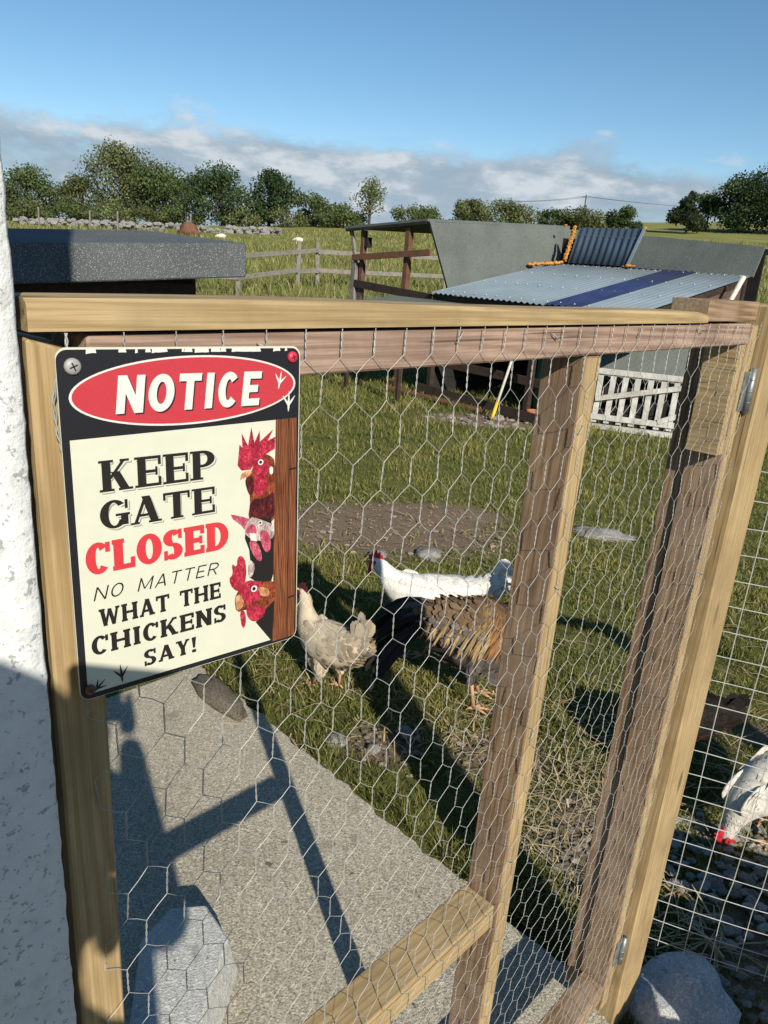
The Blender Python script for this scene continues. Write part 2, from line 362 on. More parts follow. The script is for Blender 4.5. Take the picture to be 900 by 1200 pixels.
# ------------------------------------------------------------------ white wall beside the gate
GA = math.atan2(.7299, .6835)               # the gate's run, about 47 degrees from +X
GP = Vector((-.1777, .36, 0)); GU = Vector((.6835, .7299, 0)); GN = Vector((-.7299, .6835, 0))
def build_wall():
    lab = ('white painted rough rendered house wall beside the gate latch, speckled and flaking', 'wall')
    V = []; F = []; D0 = -.020; zs = [0, .2, .4, .6, .75] + [.80 + .0055 * i for i in range(165)] + [1.75, 1.9, 2.1, 2.5, 3.0, 3.6, 4.2]; nz = len(zs) - 1
    us = [-3.2, -1.2, -.6, -.35, -.25] + [-.2 + .006 * i for i in range(31)]
    prof = [(u, D0) for u in us] + [(-.012, D0 + .001), (-.010, D0 + .004), (-.009, D0 + .009), (-.009, .0), (-.009, .03), (-.009, .10), (-.009, .30), (-3.2, .30)]
    for z in zs:
        for (u, d) in prof:
            nn = noise.noise((u * 150, z * 150, d * 150)) * .0007 + noise.noise((u * 70, z * 70, 3)) * .0004
            k = 1 if u > -.3 and d < .2 else 0
            V.append((u + nn * k * (.9 if d > D0 + .0005 else 0), d - nn * k, z))
    p = len(prof)
    for i in range(nz):
        for j in range(p - 1): F.append((i * p + j, i * p + j + 1, (i + 1) * p + j + 1, (i + 1) * p + j))
        F.append((i * p + p - 1, i * p, (i + 1) * p, (i + 1) * p + p - 1))
    F.append(tuple(range(p))[::-1]); F.append(tuple(nz * p + k for k in range(p)))
    o = pyd('rendered_wall', V, F, M['wall'], None, True); o.location = GP; o.rotation_euler = (0, 0, GA); tag(o, *lab)
build_wall()

# ------------------------------------------------------------------ gate
GB, GT = .085, 1.405
def build_gate():
    t = empty('wooden_gate', GP + Vector((0, 0, 0)), GA)
    tag(t, 'tall narrow wooden gate frame covered with hexagonal chicken wire, hung between white wall and post', 'gate')
    W = {}
    # left stile with a rough sawn sloping top
    hexa('latch_stile', [(.000, 0, GB), (.030, 0, GB), (.030, .05, GB), (.000, .05, GB), (.000, 0, 1.403), (.0295, 0, 1.394), (.0295, .05, 1.397), (.001, .05, 1.404)], M['new_z'], t, .0015)
    box('top_rail', (.0305, .0005, 1.376), (.984, .047, 1.4045), M['pink_x'], t, .0015, .0006)
    # split flap of the stile lapping the rail
    hexa('stile_splinter', [(.029, -.003, 1.389), (.037, -.0015, 1.391), (.037, .0003, 1.391), (.029, .0003, 1.389), (.029, -.003, 1.3975), (.0365, -.0015, 1.3965), (.0365, .0003, 1.3965), (.029, .0003, 1.3975)], M['new_x'], t)
    # thin lath along the top, wavy
    bm = bmesh.new(); n = 26; ring = []
    for i in range(n + 1):
        u = .0 + .818 * i / n; zt = 1.4212 + .0012 * math.sin(u * 9) + (.0008 if u < .25 else 0) - .0035 * max(0, (u - .62) / .2) ; zb = 1.4065
        if i == n: zt -= .003
        ring.append([bm.verts.new(p) for p in ((u, -.003, zb), (u, .034, zb), (u, .034, zt), (u, .0, zt), (u, -.003, zt - .003))])
    for a, b in zip(ring, ring[1:]):
        for k in range(5): bm.faces.new((a[k], b[k], b[(k + 1) % 5], a[(k + 1) % 5]))
    bm.faces.new(ring[0][::-1]); bm.faces.new(ring[-1]); bmesh.ops.recalc_face_normals(bm, faces=bm.faces)
    from_bm('top_lath', bm, M['new_x'], t)
    o = box('offcut_block', (.823, .001, 1.4075), (.998, .050, 1.4335), [M['old_x'], M['end']], t, .0008)
    for f in o.data.polygons:
        if f.normal.x < -.9: f.material_index = 1
    o = hexa('middle_stile', [(.522, 0, GB), (.552, 0, GB), (.552, .05, GB), (.522, .05, GB), (.537, 0, 1.3745), (.5675, 0, 1.3745), (.5675, .05, 1.3745), (.537, .05, 1.3745)], [M['old_z'], M['new_z']], t, .0015)
    for f in o.data.polygons:
        if f.normal.y < -.9 or f.normal.x > .9: f.material_index = 1
    o = hexa('hinge_stile', [(.985, 0, GB), (1.014, 0, GB), (1.014, .055, GB), (.985, .055, GB), (.985, 0, 1.402), (1.014, 0, 1.402), (1.014, .055, 1.402), (.985, .055, 1.402)], [M['old_z'], M['new_z']], t, .0015)
    for f in o.data.polygons:
        if f.normal.y < -.9: f.material_index = 1
    box('spacer_block', (.962, .002, 1.215), (.9838, .050, 1.3745), M['new_y'], t, .001, .0005)
    box('backing_batten', (.992, .057, GB), (1.016, .085, 1.375), M['old_z'], t, .001)
    box('middle_rail', (.031, .001, .645), (.5225, .049, .680), M['new_x'], t, .0015, .0005)
    box('bottom_rail', (.031, .001, .112), (.520, .049, .150), M['old_x'], t, .0015, .0005)
    box('bottom_rail', (.5535, .001, .112), (.984, .049, .150), M['old_x'], t, .0015, .0005)
    # hinges
    for z0 in (1.275, .19):
        g = Geo(); g.tube([(1.0175, -.0055, z0), (1.0175, -.0055, z0 + .066)], .0048, 10)
        h = g.build('hinge', M['hinge'], t, True)
        box('leaf', (.996, -.0022, z0 + .004), (1.0145, -.0004, z0 + .062), M['hinge'], h)
        g = Geo()
        for q in (.25, .5, .75): g.tube([(1.0175, -.0055, z0 + .066 * q - .0006), (1.0175, -.0055, z0 + .066 * q + .0006)], .0053, 10)
        g.build('knuckle', M['hinge'], h, True)
    # ---- netting: hexagons 31 mm wide, twisted uprights
    g = Geo(); cw, rp, tw = .031, .0335, .0215
    def warp(u, z, amp=1.):
        nx = noise.noise((u * 6, z * 6, 1.3)) * .006 + noise.noise((u * 17, z * 17, 5)) * .0025
        nz_ = noise.noise((u * 6, z * 6, 9.3)) * .005 + noise.noise((u * 17, z * 17, 15)) * .002
        near = min(1, min(abs(u - q) for q in (.015, .545, 1.0)) / .1) * min(1, abs(z - 1.39) / .1)
        dd = -.0022 + (noise.noise((u * 3.3, z * 3.3, 4)) * .016 - .004) * near * amp + noise.noise((u * 20, z * 20, 7)) * .0012 - .001
        dd = min(dd, -.0016) if near < .35 or abs(z - .66) < .04 or z < .17 else dd
        if u < .22 and z > 1.15: dd = max(dd, -.0028)
        return Vector((u + nx * (1 if z < 1.37 else .25), dd, z + nz_ * (1 if z < 1.37 else .1)))
    rows = int((1.40 - GB) / rp) + 1; cols = int(1.03 / cw) + 1
    def node(i, j, e):      # i column, j row from the top, e 0 top of twist / 1 bottom
        u = .018 + (i + (.5 if j % 2 else 0)) * cw; z = 1.4085 - j * rp - e * tw
        return u, z
    wr = .00031
    for j in range(rows):
        for i in range(cols):
            u, z = node(i, j, 0); u1, z1 = node(i, j, 1)
            if u > 1.012 or z1 < GB + .01: continue
            if j == 0: z = 1.4058
            a, b = warp(u, z), warp(u1, z1); ax = (b - a); n = 12
            for s in (0, 1):
                pts = []
                for k in range(n + 1):
                    q = k / n; an = q * math.pi * 3.5 + s * math.pi; rr = .00042 * min(1, 4 * q + .3, 4 * (1 - q) + .3)
                    pts.append(a + ax * q + Vector((math.cos(an) * rr, math.sin(an) * rr, 0)))
                g.tube(pts, wr, 4)
            # diagonals to the next row
            for di in ((-1, 0) if j % 2 == 0 else (0, 1)):
                u2, z2 = node(i + di, j + 1, 0)
                if u2 < .012 or u2 > 1.014 or z2 < GB + .01: continue
                c = warp(u2, z2); mid = (b + c) / 2 + Vector((0, 0, .0012 * rnd.uniform(-1, 1)))
                g.tube([b, mid, c], .00028, 4)
    o = g.build('chicken_wire', M['galv'], t); tag(o, kind='stuff')
    sv0 = None
    for (u, z, a) in [(.020, .52, 1), (.545, 1.30, 0), (.549, 1.12, 1), (.543, .93, 0), (.540, .74, 1), (.537, .50, 0), (.998, 1.22, 0), (1.0, 1.02, 1), (.999, .83, 0), (.998, .60, 1), (1.0, .38, 0), (.14, 1.395, 1), (.33, 1.398, 0), (.47, 1.396, 1), (.64, 1.397, 0), (.80, 1.396, 1), (.92, 1.397, 0)]:
        if sv0 is None:
            q = Geo(); q.tube([(-.005, .002, 0), (-.005, -.0022, 0), (.005, -.0022, 0), (.005, .002, 0)], .0006, 5); st = q.build('staple', M['galv'], t, True); sv0 = st
        else: st = sv0.copy(); COL.objects.link(st); st.parent = t
        st.location = (u, -.0008, z); st.rotation_euler = (0, .5 if a else -.9, 0)
    # twisted wire tie and stray strands at the latch stile
    g = Geo(); pth = [(.018, -.003, 1.4058), (.0175, -.0045, 1.398), (.0115, -.005, 1.386), (.009, -.0045, 1.373), (.010, -.004, 1.356), (.0128, -.0035, 1.343), (.014, -.003, 1.335)]
    fine = []
    for p, q in zip(pth, pth[1:]):
        for k in range(6): fine.append(Vector(p).lerp(Vector(q), k / 6))
    for s in (0, 1): g.tube([p + Vector((math.cos(k * .9 + s * math.pi), math.sin(k * .9 + s * math.pi), 0)) * .0006 for k, p in enumerate(fine)], .00045, 5)
    g.build('wire_tie', M['galv'], t, True)
    return t
build_gate()
def build_hinge_post():
    o = from_bm('gate_post', box_bm((1.023, -.018, 0), (1.121, .082, 1.43), .003), M['new_z']); o.location = GP; o.rotation_euler = (0, 0, GA)
    tag(o, 'thick new square timber post that the chicken wire gate hangs on', 'post')
build_hinge_post()

# ------------------------------------------------------------------ notice sign (15 x 20 cm tin plate)
def flat(name, c, rough=.45, var=.12, sc=300):
    t = MT(name); n = t.noise(sc, 4); s2 = t.noise(40, 4)
    cc = t.mix(t.mr(n, .3, .7, var, 0), c, tuple(q * .55 for q in c)); cc = t.mix(t.mr(s2, .55, .8, 0, var * .8), cc, tuple(q * .7 for q in c))
    t.color(cc).rough(rough).spec(.35); return t.m
def build_sign():
    MW = Matrix(((.74553, -.66598, -.02547, -.11292), (.66638, .74426, .04488, .41748), (-.01093, -.05043, .99867, 1.29803), (0, 0, 0, 1)))
    kf = .968; MW.translation = Vector((0, 0, EYE)).lerp(MW.translation, kf)
    t = empty('notice_sign'); t.matrix_world = MW
    tag(t, 'rectangular tin notice sign about keeping the gate closed, black band and red oval on top', 'sign')
    SW, SH = .1479 * kf, .1988 * kf
    P = lambda x, y, k=0.: ((x / 150 - .5) * SW, -.0006 - k * .000022, (y / 200 - .5) * SH)   # x, y in mm from the lower left corner
    pm = {'black': flat('printed_black', (.012, .012, .016), .4), 'cream': flat('printed_cream', (.53, .535, .44), .42, .10, 60), 'red': flat('printed_red', (.42, .035, .05), .42),
          'ink': flat('printed_ink', (.014, .012, .012), .42), 'redtxt': flat('printed_red_letters', (.50, .035, .045), .42), 'shadow': flat('printed_grey', (.25, .24, .21), .42),
          'comb': flat('printed_comb', (.45, .018, .045), .42, .5, 420), 'rust': flat('printed_rust_feather', (.28, .045, .02), .42, .7, 260), 'dkred': flat('printed_dark_red', (.10, .012, .018), .42, .6, 260),
          'beak': flat('printed_beak', (.55, .33, .17), .42), 'pink': flat('printed_pink', (.52, .10, .15), .42, .6, 300), 'white': flat('printed_white', (.60, .60, .56), .42, .2), 'pale': flat('printed_pale_feather', (.55, .45, .42), .42, .6, 240)}
    def plume(name, cd, cm, cl, sc=900, st=3):
        q = MT(name); n1 = q.noise(1., 5, .65, q.map((sc, sc, sc / st), (1, 2, 3)), 1.2); n2 = q.noise(160, 4)
        cc = q.ramp(n1, [(.34, cd), (.5, cm), (.68, cl)]); cc = q.mix(q.mr(n2, .42, .62, .55, 0), cc, cd); q.color(cc).rough(.42).spec(.35); return q.m
    pm['comb'] = plume('printed_comb_skin', (.13, .004, .018), (.40, .016, .045), (.58, .10, .12), 700, 1.2); pm['rust'] = plume('printed_rust_feathers', (.045, .008, .005), (.22, .045, .018), (.42, .14, .05)); pm['dkred'] = plume('printed_dark_feathers', (.012, .003, .004), (.07, .01, .014), (.24, .03, .035))
    pm['pink'] = plume('printed_pink_skin', (.20, .02, .05), (.46, .07, .12), (.62, .28, .30), 650, 1.3); pm['pale'] = plume('printed_pale_feathers', (.13, .08, .08), (.46, .38, .36), (.66, .62, .58)); pm['beak'] = plume('printed_horn', (.25, .09, .04), (.48, .25, .12), (.62, .44, .26), 500, 2)
    wd = wood('printed_plank', (.06, .018, .008), (.17, .055, .025), (.27, .11, .05), 'z', 7., True, .42, 0)
    # plate with rounded corners
    def rrect(x0, y0, x1, y1, r, n=6):
        o = []
        for cx, cy, a0 in ((x1 - r, y1 - r, 0), (x0 + r, y1 - r, 90), (x0 + r, y0 + r, 180), (x1 - r, y0 + r, 270)):
            for k in range(n + 1): a = RAD(a0 + 90 * k / n); o.append((cx + r * math.cos(a), cy + r * math.sin(a)))
        return o
    out = rrect(0, 0, 150, 200, 6); m = len(out)
    V = [((x / 150 - .5) * SW, -.0006, (y / 200 - .5) * SH) for x, y in out] + [((x / 150 - .5) * SW, .0006, (y / 200 - .5) * SH) for x, y in out]
    F = [tuple(range(m))[::-1], tuple(range(m, 2 * m))] + [(i, (i + 1) % m, m + (i + 1) % m, m + i) for i in range(m)]
    plate = pyd('plate', V, F, pm['cream'], t)
    layer = [0.]
    def poly(name, pts, mat, k, parent=t):
        V = [P(x, y, k) for x, y in pts]; o = pyd(name, V, [tuple(range(len(V)))], mat, parent); return o
    def fix(o):
        for p in o.data.polygons:
            pass
    def frame_strip(name, outer, inner, mat, k):
        m = len(outer); V = [P(x, y, k) for x, y in outer] + [P(x, y, k) for x, y in inner]
        pyd(name, V, [(i, (i + 1) % m, m + (i + 1) % m, m + i) for i in range(m)], mat, t)
    # thin cream rim, then black border and header
    frame_strip('border', rrect(.25, .25, 149.5, 198.9, 5.8), rrect(4.4, 3.4, 147.6, 195, 2.5), pm['black'], 1)
    poly('header_band', [(1.8, 152.2), (148, 154.9), (148.4, 192), (147, 197.2), (143, 198), (8, 198), (3, 197), (1.6, 192)], pm['black'], 2)
    ell = lambda cx, cy, a, b, n=64, sk=0: [(cx + a * math.cos(2 * math.pi * i / n), cy + b * math.sin(2 * math.pi * i / n) + sk * a * math.cos(2 * math.pi * i / n)) for i in range(n)]
    poly('oval_rim', ell(76, 175.6, 70.6, 19.6, 64, .02), pm['white'], 3); ov = poly('oval', ell(76, 175.6, 69.2, 18.5, 64, .02), pm['red'], 4)
    # ---- letters: parallelograms, bars and elliptical arcs
    def quad(L, a, b, c, d): L.append([a, b, c, d])
    def D(L, x0, y0, x1, y1, wd): quad(L, (x0 - wd / 2, y0), (x0 + wd / 2, y0), (x1 + wd / 2, y1), (x1 - wd / 2, y1))
    def H(L, x0, x1, y, h): quad(L, (x0, y - h / 2), (x1, y - h / 2), (x1, y + h / 2), (x0, y + h / 2))
    def ARC(L, cx, cy, rx, ry, tx, ty, a0, a1, n=20):
        for i in range(n):
            q = []
            for a in (a0 + (a1 - a0) * i / n, a0 + (a1 - a0) * (i + 1) / n):
                c, s = math.cos(RAD(a)), math.sin(RAD(a)); q += [(cx + rx * c, cy + ry * s), (cx + (rx - tx) * c, cy + (ry - ty) * s)]
            quad(L, q[0], q[2], q[3], q[1])
    def glyph(ch, t, th, sv, so, W):
        """t stem, th thin stroke, sv serif height (0 = sans), so serif overhang, W width; cap height 1"""
        L = []; h = t / 2
        def ser(x, y, wd=t):
            if sv: H(L, x - wd / 2 - so, x + wd / 2 + so, y + (sv / 2 if y < .5 else -sv / 2), sv)
        def st(x): D(L, x, 0, x, 1, t)
        e = so
        if ch == 'N': st(e + h); st(W - e - h); D(L, W - e - h, 0, e + h, 1, t * 1.05); ser(e + h, 0); ser(e + h, 1); ser(W - e - h, 1)
        elif ch == 'O': ARC(L, W / 2, .5, W / 2, .51, t, th, 0, 360, 36)
        elif ch == 'T':
            st(W / 2); H(L, 0, W, 1 - th / 2, th); ser(W / 2, 0)
            if sv: D(L, th * .4, .72, th * .4, 1, th * .8); D(L, W - th * .4, .72, W - th * .4, 1, th * .8)
        elif ch == 'I': st(W / 2); ser(W / 2, 0); ser(W / 2, 1)
        elif ch in 'CG':
            ARC(L, W / 2, .5, W / 2, .51, t, th, 42, 318 if ch == 'C' else 330, 30)
            if sv: D(L, W - th * .5, .66, W - th * .5, .98, th * .9)
            if ch == 'G': D(L, W - h * .9, .08, W - h * .9, .46, t * .9); H(L, W * .55, W + so * .6, .46, max(sv, th) * .9)
        elif ch == 'E':
            st(e + h); 
            for y, x in ((th / 2, W), (.5, W * .86), (1 - th / 2, W)): H(L, e if sv else 0, x, y, th)
            if sv:
                D(L, W - th * .45, 0, W - th * .45, .3, th * .9); D(L, W - th * .45, .7, W - th * .45, 1, th * .9); D(L, W * .82, .36, W * .82, .64, th * .7); ser(e + h, 0); ser(e + h, 1)
        elif ch == 'F': pass
        elif ch == 'K': st(e + h); D(L, e + t * .9, .40, W - e - h * 1.1, 1, t * .75 if not sv else th * 1.1); D(L, W - e - h, 0, e + t * 1.5, .62, t * 1.05); ser(e + h, 0); ser(e + h, 1); ser(W - e - h, 0); ser(W - e - h * 1.1, 1, th)
        elif ch in 'PR':
            st(e + h); ry = .29; cx = W * .5; ARC(L, cx, 1 - ry, W - cx, ry, t, th, -90, 90, 16); H(L, e + t * .5, cx, 1 - th / 2, th); H(L, e + t * .5, cx, 1 - 2 * ry + th / 2, th); ser(e + h, 0); ser(e + h, 1)
            if ch == 'R': D(L, W - h, 0, W * .52, .46, t); ser(W - h, 0)
        elif ch == 'A': D(L, e + th * .6, 0, W / 2, 1, th * 1.1); D(L, W - e - h, 0, W / 2 , 1, t * 1.05); H(L, W * .24, W * .76, .31, th); ser(e + th * .6, 0, th); ser(W - e - h, 0)
        elif ch == 'L':
            st(e + h); H(L, e, W, th / 2, th); ser(e + h, 0); ser(e + h, 1)
            if sv: D(L, W - th * .45, 0, W - th * .45, .36, th * .9)
        elif ch == 'S':
            ARC(L, W / 2, .745 - th * .12, W / 2, .265 + th * .12, t, th, 32, 270, 20); ARC(L, W / 2, .255 + th * .12, W / 2, .265 + th * .12, t, th, 90, -148, 20)
            if sv: D(L, W - th * .5, .68, W - th * .5, 1, th * .8); D(L, th * .5, 0, th * .5, .32, th * .8)
        elif ch == 'D': st(e + h); cx = W * .42; ARC(L, cx, .5, W - cx, .5, t, th, -90, 90, 22); H(L, e, cx, th / 2, th); H(L, e, cx, 1 - th / 2, th); ser(e + h, 0); ser(e + h, 1)
        elif ch == 'M': st(e + h); st(W - e - h); D(L, W / 2, .12, e + h, 1, t * .9); D(L, W / 2, .12, W - e - h, 1, t * .9)
        elif ch == 'W':
            D(L, W * .30, 0, e + h, 1, t * .95); D(L, W * .30, 0, W * .5, .95, th); D(L, W * .70, 0, W * .5, .95, t * .9); D(L, W * .70, 0, W - e - th * .6, 1, th); ser(e + h, 1); ser(W - e - th * .6, 1, th)
        elif ch == 'H': st(e + h); st(W - e - h); H(L, e + h, W - e - h, .5, th); [ser(x, y) for x in (e + h, W - e - h) for y in (0, 1)]
        elif ch == 'Y': D(L, W / 2, 0, W / 2, .48, t); D(L, W / 2, .42, e + h, 1, t); D(L, W / 2, .42, W - e - th * .6, 1, th * 1.1); ser(W / 2, 0); ser(e + h, 1); ser(W - e - th * .6, 1, th)
        elif ch == '!': quad(L, (W / 2 - h * .5, .30), (W / 2 + h * .5, .30), (W / 2 + h * 1.1, 1), (W / 2 - h * 1.1, 1)); D(L, W / 2, 0, W / 2, .2, t)
        return L
    WID = dict(N=.86, O=.86, T=.78, I=.36, C=.78, G=.84, E=.70, K=.86, P=.72, A=.88, L=.68, S=.68, D=.82, M=1.0, R=.80, W=1.2, H=.90, Y=.82)
    WID['!'] = .30
    def line(text, x0, x1, y, h, mat, k, t_=.24, th=.15, sv=.12, so=.05, gap=.10, shear=0., space=.45, sans=False, dx=0., dy=0., grow=0., y1=None):
        ws = [space if c == ' ' else WID[c] + (2 * so if c in 'NIKPREALDHMT' and sv else 0) * .6 for c in text]
        tot = sum(ws) + gap * (len(text) - 1); sx = (x1 - x0) / tot; x = 0.
        for c, wd_ in zip(text, ws):
            if c != ' ':
                g = glyph(c, t_, th, sv, so, wd_); V = []; F = []
                for qi, q in enumerate(g):
                    o_ = len(V)
                    cxm = sum(p[0] for p in q) / 4; cym = sum(p[1] for p in q) / 4
                    for (a, b) in q:
                        xx = x0 + (x + a) * sx + shear * b * h + dx; slope = 0 if y1 is None else (y1 - y) * ((x + a) * sx) / (x1 - x0)
                        V.append(P(xx, y + b * h + dy + slope, k + qi * .03))
                    F.append((o_, o_ + 1, o_ + 2, o_ + 3))
                pyd('letter', V, F, mat, t)
            x += wd_ + gap
    # heading
    line('NOTICE', 29.6, 119.5, 164.6, 20.6, pm['ink'], 5, .27, .21, 0, 0, .14, .12, dx=.8, dy=-.9)
    line('NOTICE', 29.6, 119.5, 164.6, 20.6, pm['white'], 7, .27, .21, 0, 0, .14, .12)
    # body text
    for tx, a, b, y, h in (('KEEP', 18.4, 88.6, 122.2, 17.6), ('GATE', 17.6, 88.2, 100.8, 16.2)):
        line(tx, a, b, y, h, pm['shadow'], 5, .20, .09, .075, .085, .06, dx=1.3, dy=-1.3)
        line(tx, a, b, y, h, pm['cream'], 6.2, .20, .09, .075, .085, .06, dx=.65, dy=-.65)
        line(tx, a, b, y, h, pm['ink'], 7.4, .25, .10, .08, .085, .06)
    line('CLOSED', 8.2, 97.3, 75.6, 18.4, pm['redtxt'], 6, .31, .17, .15, .045, .05)
    line('NO MATTER', 11.0, 88.6, 59.9, 8.0, pm['ink'], 6, .115, .105, 0, 0, .26, .28, .6)
    line('WHAT THE', 13.4, 91.2, 43.3, 10.9, pm['ink'], 6, .25, .15, .13, .05, .08, 0, .5)
    line('CHICKENS', 8.2, 94.6, 26.6, 11.6, pm['ink'], 6, .25, .15, .13, .05, .09)
    line('SAY!', 38.8, 73.4, 10.8, 10.4, pm['ink'], 6, .25, .15, .13, .05, .11)
    # hen footprints
    def track(cx, cy, s, ang, mat, k):
        V = []; F = []
        for qi, (a, l) in enumerate(((-38, 1), (0, 1.15), (38, 1), (180, .55))):
            d = RAD(ang + a); ux, uy = math.sin(d), math.cos(d); px, py = -uy, ux; o_ = len(V)
            for (q, w_) in ((0, .10), (.5, .085), (1, .02)): 
                for sg in (-1, 1): V.append(P(cx + (ux * q * l + px * w_ * sg) * s, cy + (uy * q * l + py * w_ * sg) * s, k + qi * .1))
            F += [(o_, o_ + 1, o_ + 3, o_ + 2), (o_ + 2, o_ + 3, o_ + 5, o_ + 4)]
        pyd('footprint', V, F, mat, t)
    track(134.5, 177.5, 6.5, 12, pm['white'], 9); track(141.5, 163.5, 7.5, 2, pm['white'], 9)
    track(24.6, 8.6, 7.0, -4, pm['ink'], 9); track(9.5, 5.5, 6.0, 48, pm['ink'], 9)
    for o in t.children:
        if o.name.startswith('footprint'):
            pass
    # printed planks and three hens looking round them
    pk = poly('printed_plank', [(130.0, 1.9), (141.9, 2.0), (141.9, 154.9), (132.0, 154.7)], wd, 8)
    poly('printed_plank', [(142.6, 2.0), (148.2, 2.2), (147.9, 155), (142.4, 154.9)], wd, 8)
    poly('printed_plank', [(141.9, 2.0), (142.6, 2.0), (142.4, 154.9), (141.9, 154.9)], pm['ink'], 8)
    for y0, y1 in ((122, 131), (32, 44)):
        poly('printed_batten', [(142.7, y0), (147.9, y0 + .4), (147.9, y1 + 1), (142.7, y1)], wd, 9)
        poly('printed_batten_shade', [(142.7, y0 - 1.2), (147.9, y0 - .8), (147.9, y0 + .4), (142.7, y0)], pm['ink'], 9)
    def smooth(pts, it=2):
        for _ in range(it):
            q = []
            for i in range(len(pts)):
                a, b = pts[i], pts[(i + 1) % len(pts)]; q += [(a[0] * .75 + b[0] * .25, a[1] * .75 + b[1] * .25), (a[0] * .25 + b[0] * .75, a[1] * .25 + b[1] * .75)]
            pts = q
        return pts
    pr = poly('printed_hen', smooth([(114.5, 123.1), (115.9, 130.6), (121, 134.6), (128.4, 132), (131.9, 128), (132, 102.5), (131.4, 86), (116, 88), (111.2, 92), (113.6, 106.4), (110.1, 113.4), (109.4, 119.2)], 1), pm['rust'], 5)
    k = 6
    for nm, pts, mt, s in (('neck', [(113.6, 106), (124, 104), (132, 110), (132, 87), (111.5, 91)], 'dkred', 1), ('comb', [(107, 124.6), (104.2, 128.1), (104.9, 133.7), (105.7, 141.1), (107.8, 139), (107.2, 148.1), (111.7, 139.9), (114.2, 151.2), (116.3, 141.4), (120.3, 148.9), (120.3, 141.7), (130.2, 148.8), (126.2, 141.8), (131.7, 143.9), (131.4, 136.2), (123.2, 132.6), (116, 128), (113.7, 124.5)], 'comb', 0),
                           ('face', [(114.3, 124), (117, 130.5), (123, 132.5), (127.5, 128.5), (126, 119), (117, 118)], 'comb', 2), ('shade', [(109.8, 119), (115, 121), (116.5, 112), (113.5, 106.5), (110.5, 112)], 'dkred', 2), ('beak', [(105.8, 118.4), (106.6, 122.6), (110, 124), (114.7, 123.7), (112.3, 120.2), (108, 119.6)], 'beak', 1), ('wattle', [(116.6, 121.6), (125.8, 119.3), (126, 110.1), (120.3, 105.6), (115, 109.5)], 'comb', 2), ('ear', [(127.2, 125), (130.3, 124.6), (130, 119.6), (127.6, 119.8)], 'white', 2)):
        poly(nm, smooth(pts, s) if s else pts, pm[mt], k, pr); k += .3
    def eye(cx, cy, r, par, k):
        poly('eye', ell(cx, cy, r, r * .95, 16), pm['white'], k, par); poly('pupil', ell(cx - .1, cy, r * .55, r * .55, 12), pm['ink'], k + .3, par)
    eye(120.9, 128.5, 2.0, pr, k)
    pr = poly('printed_hen', smooth([(107.5, 84), (113.7, 67.5), (110.6, 53.9), (118, 48), (132.1, 44), (131.9, 90), (116, 93)], 1), pm['ink'], 7.5); k = 7.8
    for nm, pts, mt, s in (('comb', [(99, 97.4), (104.7, 95.8), (112.1, 92.6), (115, 85), (110, 84.5), (106, 89.5), (100.6, 94)], 'pink', 0), ('face', [(112.5, 94), (120.6, 91), (131, 85.5), (131.6, 77), (124.9, 75.5), (114.6, 77.5), (107.8, 84.5)], 'pale', 1), ('cheek', [(109, 86), (115, 90), (119, 82), (113, 79)], 'pink', 2), ('beak', [(112.5, 83), (117, 82), (118, 76.5), (113.5, 77.2)], 'white', 0),
                           ('wattle', [(119.5, 84), (127.2, 82), (129.4, 69.5), (124.9, 66.5), (120.8, 75)], 'pink', 2), ('wattle', [(111.4, 78.5), (118.4, 76.5), (122.3, 65), (120.1, 61), (114, 69)], 'pink', 2), ('hackle', [(112, 66), (117, 60), (114, 52), (110.8, 54)], 'pale', 1)):
        poly(nm, smooth(pts, s) if s else pts, pm[mt], k, pr); k += .25
    eye(120.6, 88.6, 1.5, pr, k)
    pr = poly('printed_hen', smooth([(110.2, 51.6), (121.4, 47.5), (132.1, 46.1), (131.7, 37.9), (130.5, 2.2), (117, 19), (123.2, 29.2), (109.2, 30.7), (102.3, 30.1), (100.8, 40.3), (104.2, 45.8)], 1), pm['rust'], 9.4); k = 9.7
    for nm, pts, mt, s in (('neck', [(116.9, 19.6), (124, 27), (131.6, 32), (131, 20), (129.8, 2)], 'ink', 0), ('comb', [(100, 47), (96.8, 54.5), (100.2, 57.5), (99, 65), (103.1, 61.5), (103.4, 68.2), (107, 69), (109.6, 63.6), (110, 53.5), (106.5, 43.5)], 'comb', 1), ('face', [(105, 46), (112, 51), (121, 47), (123, 38), (114, 33), (105, 36)], 'comb', 2), ('cheek', [(118, 45), (127, 42), (128, 36), (121, 37)], 'beak', 2), ('beak', [(101, 41), (105.5, 43), (108.5, 35), (103.2, 30)], 'beak', 1), ('wattle', [(109.5, 33.8), (119, 31.8), (124.6, 28), (123.6, 22.8), (116.4, 19.4), (110.2, 24.6)], 'comb', 2), ('wattle', [(104.5, 31), (109, 30), (109.5, 20), (106.5, 17)], 'comb', 1)):
        poly(nm, smooth(pts, s) if s else pts, pm[mt], k, pr); k += .25
    eye(115.7, 44.0, 2.4, pr, k)
    # fixings
    def screw(x, y, r, mat, name):
        g = Geo(); c = Vector(P(x, y)); n = 14
        V = []; F = []
        for ri, (rr, dd) in enumerate(((r, .0), (r, .0008), (r * .8, .0017), (r * .35, .0021))):
            for k in range(n): a = 2 * math.pi * k / n; V.append(c + Vector((math.cos(a) * rr, -dd - .0003, math.sin(a) * rr)))
        for i in range(3):
            for k in range(n): F.append((i * n + k, i * n + (k + 1) % n, (i + 1) * n + (k + 1) % n, (i + 1) * n + k))
        F.append(tuple(3 * n + k for k in range(n))); g.add(V, F)
        o = g.build(name, mat, t, True)
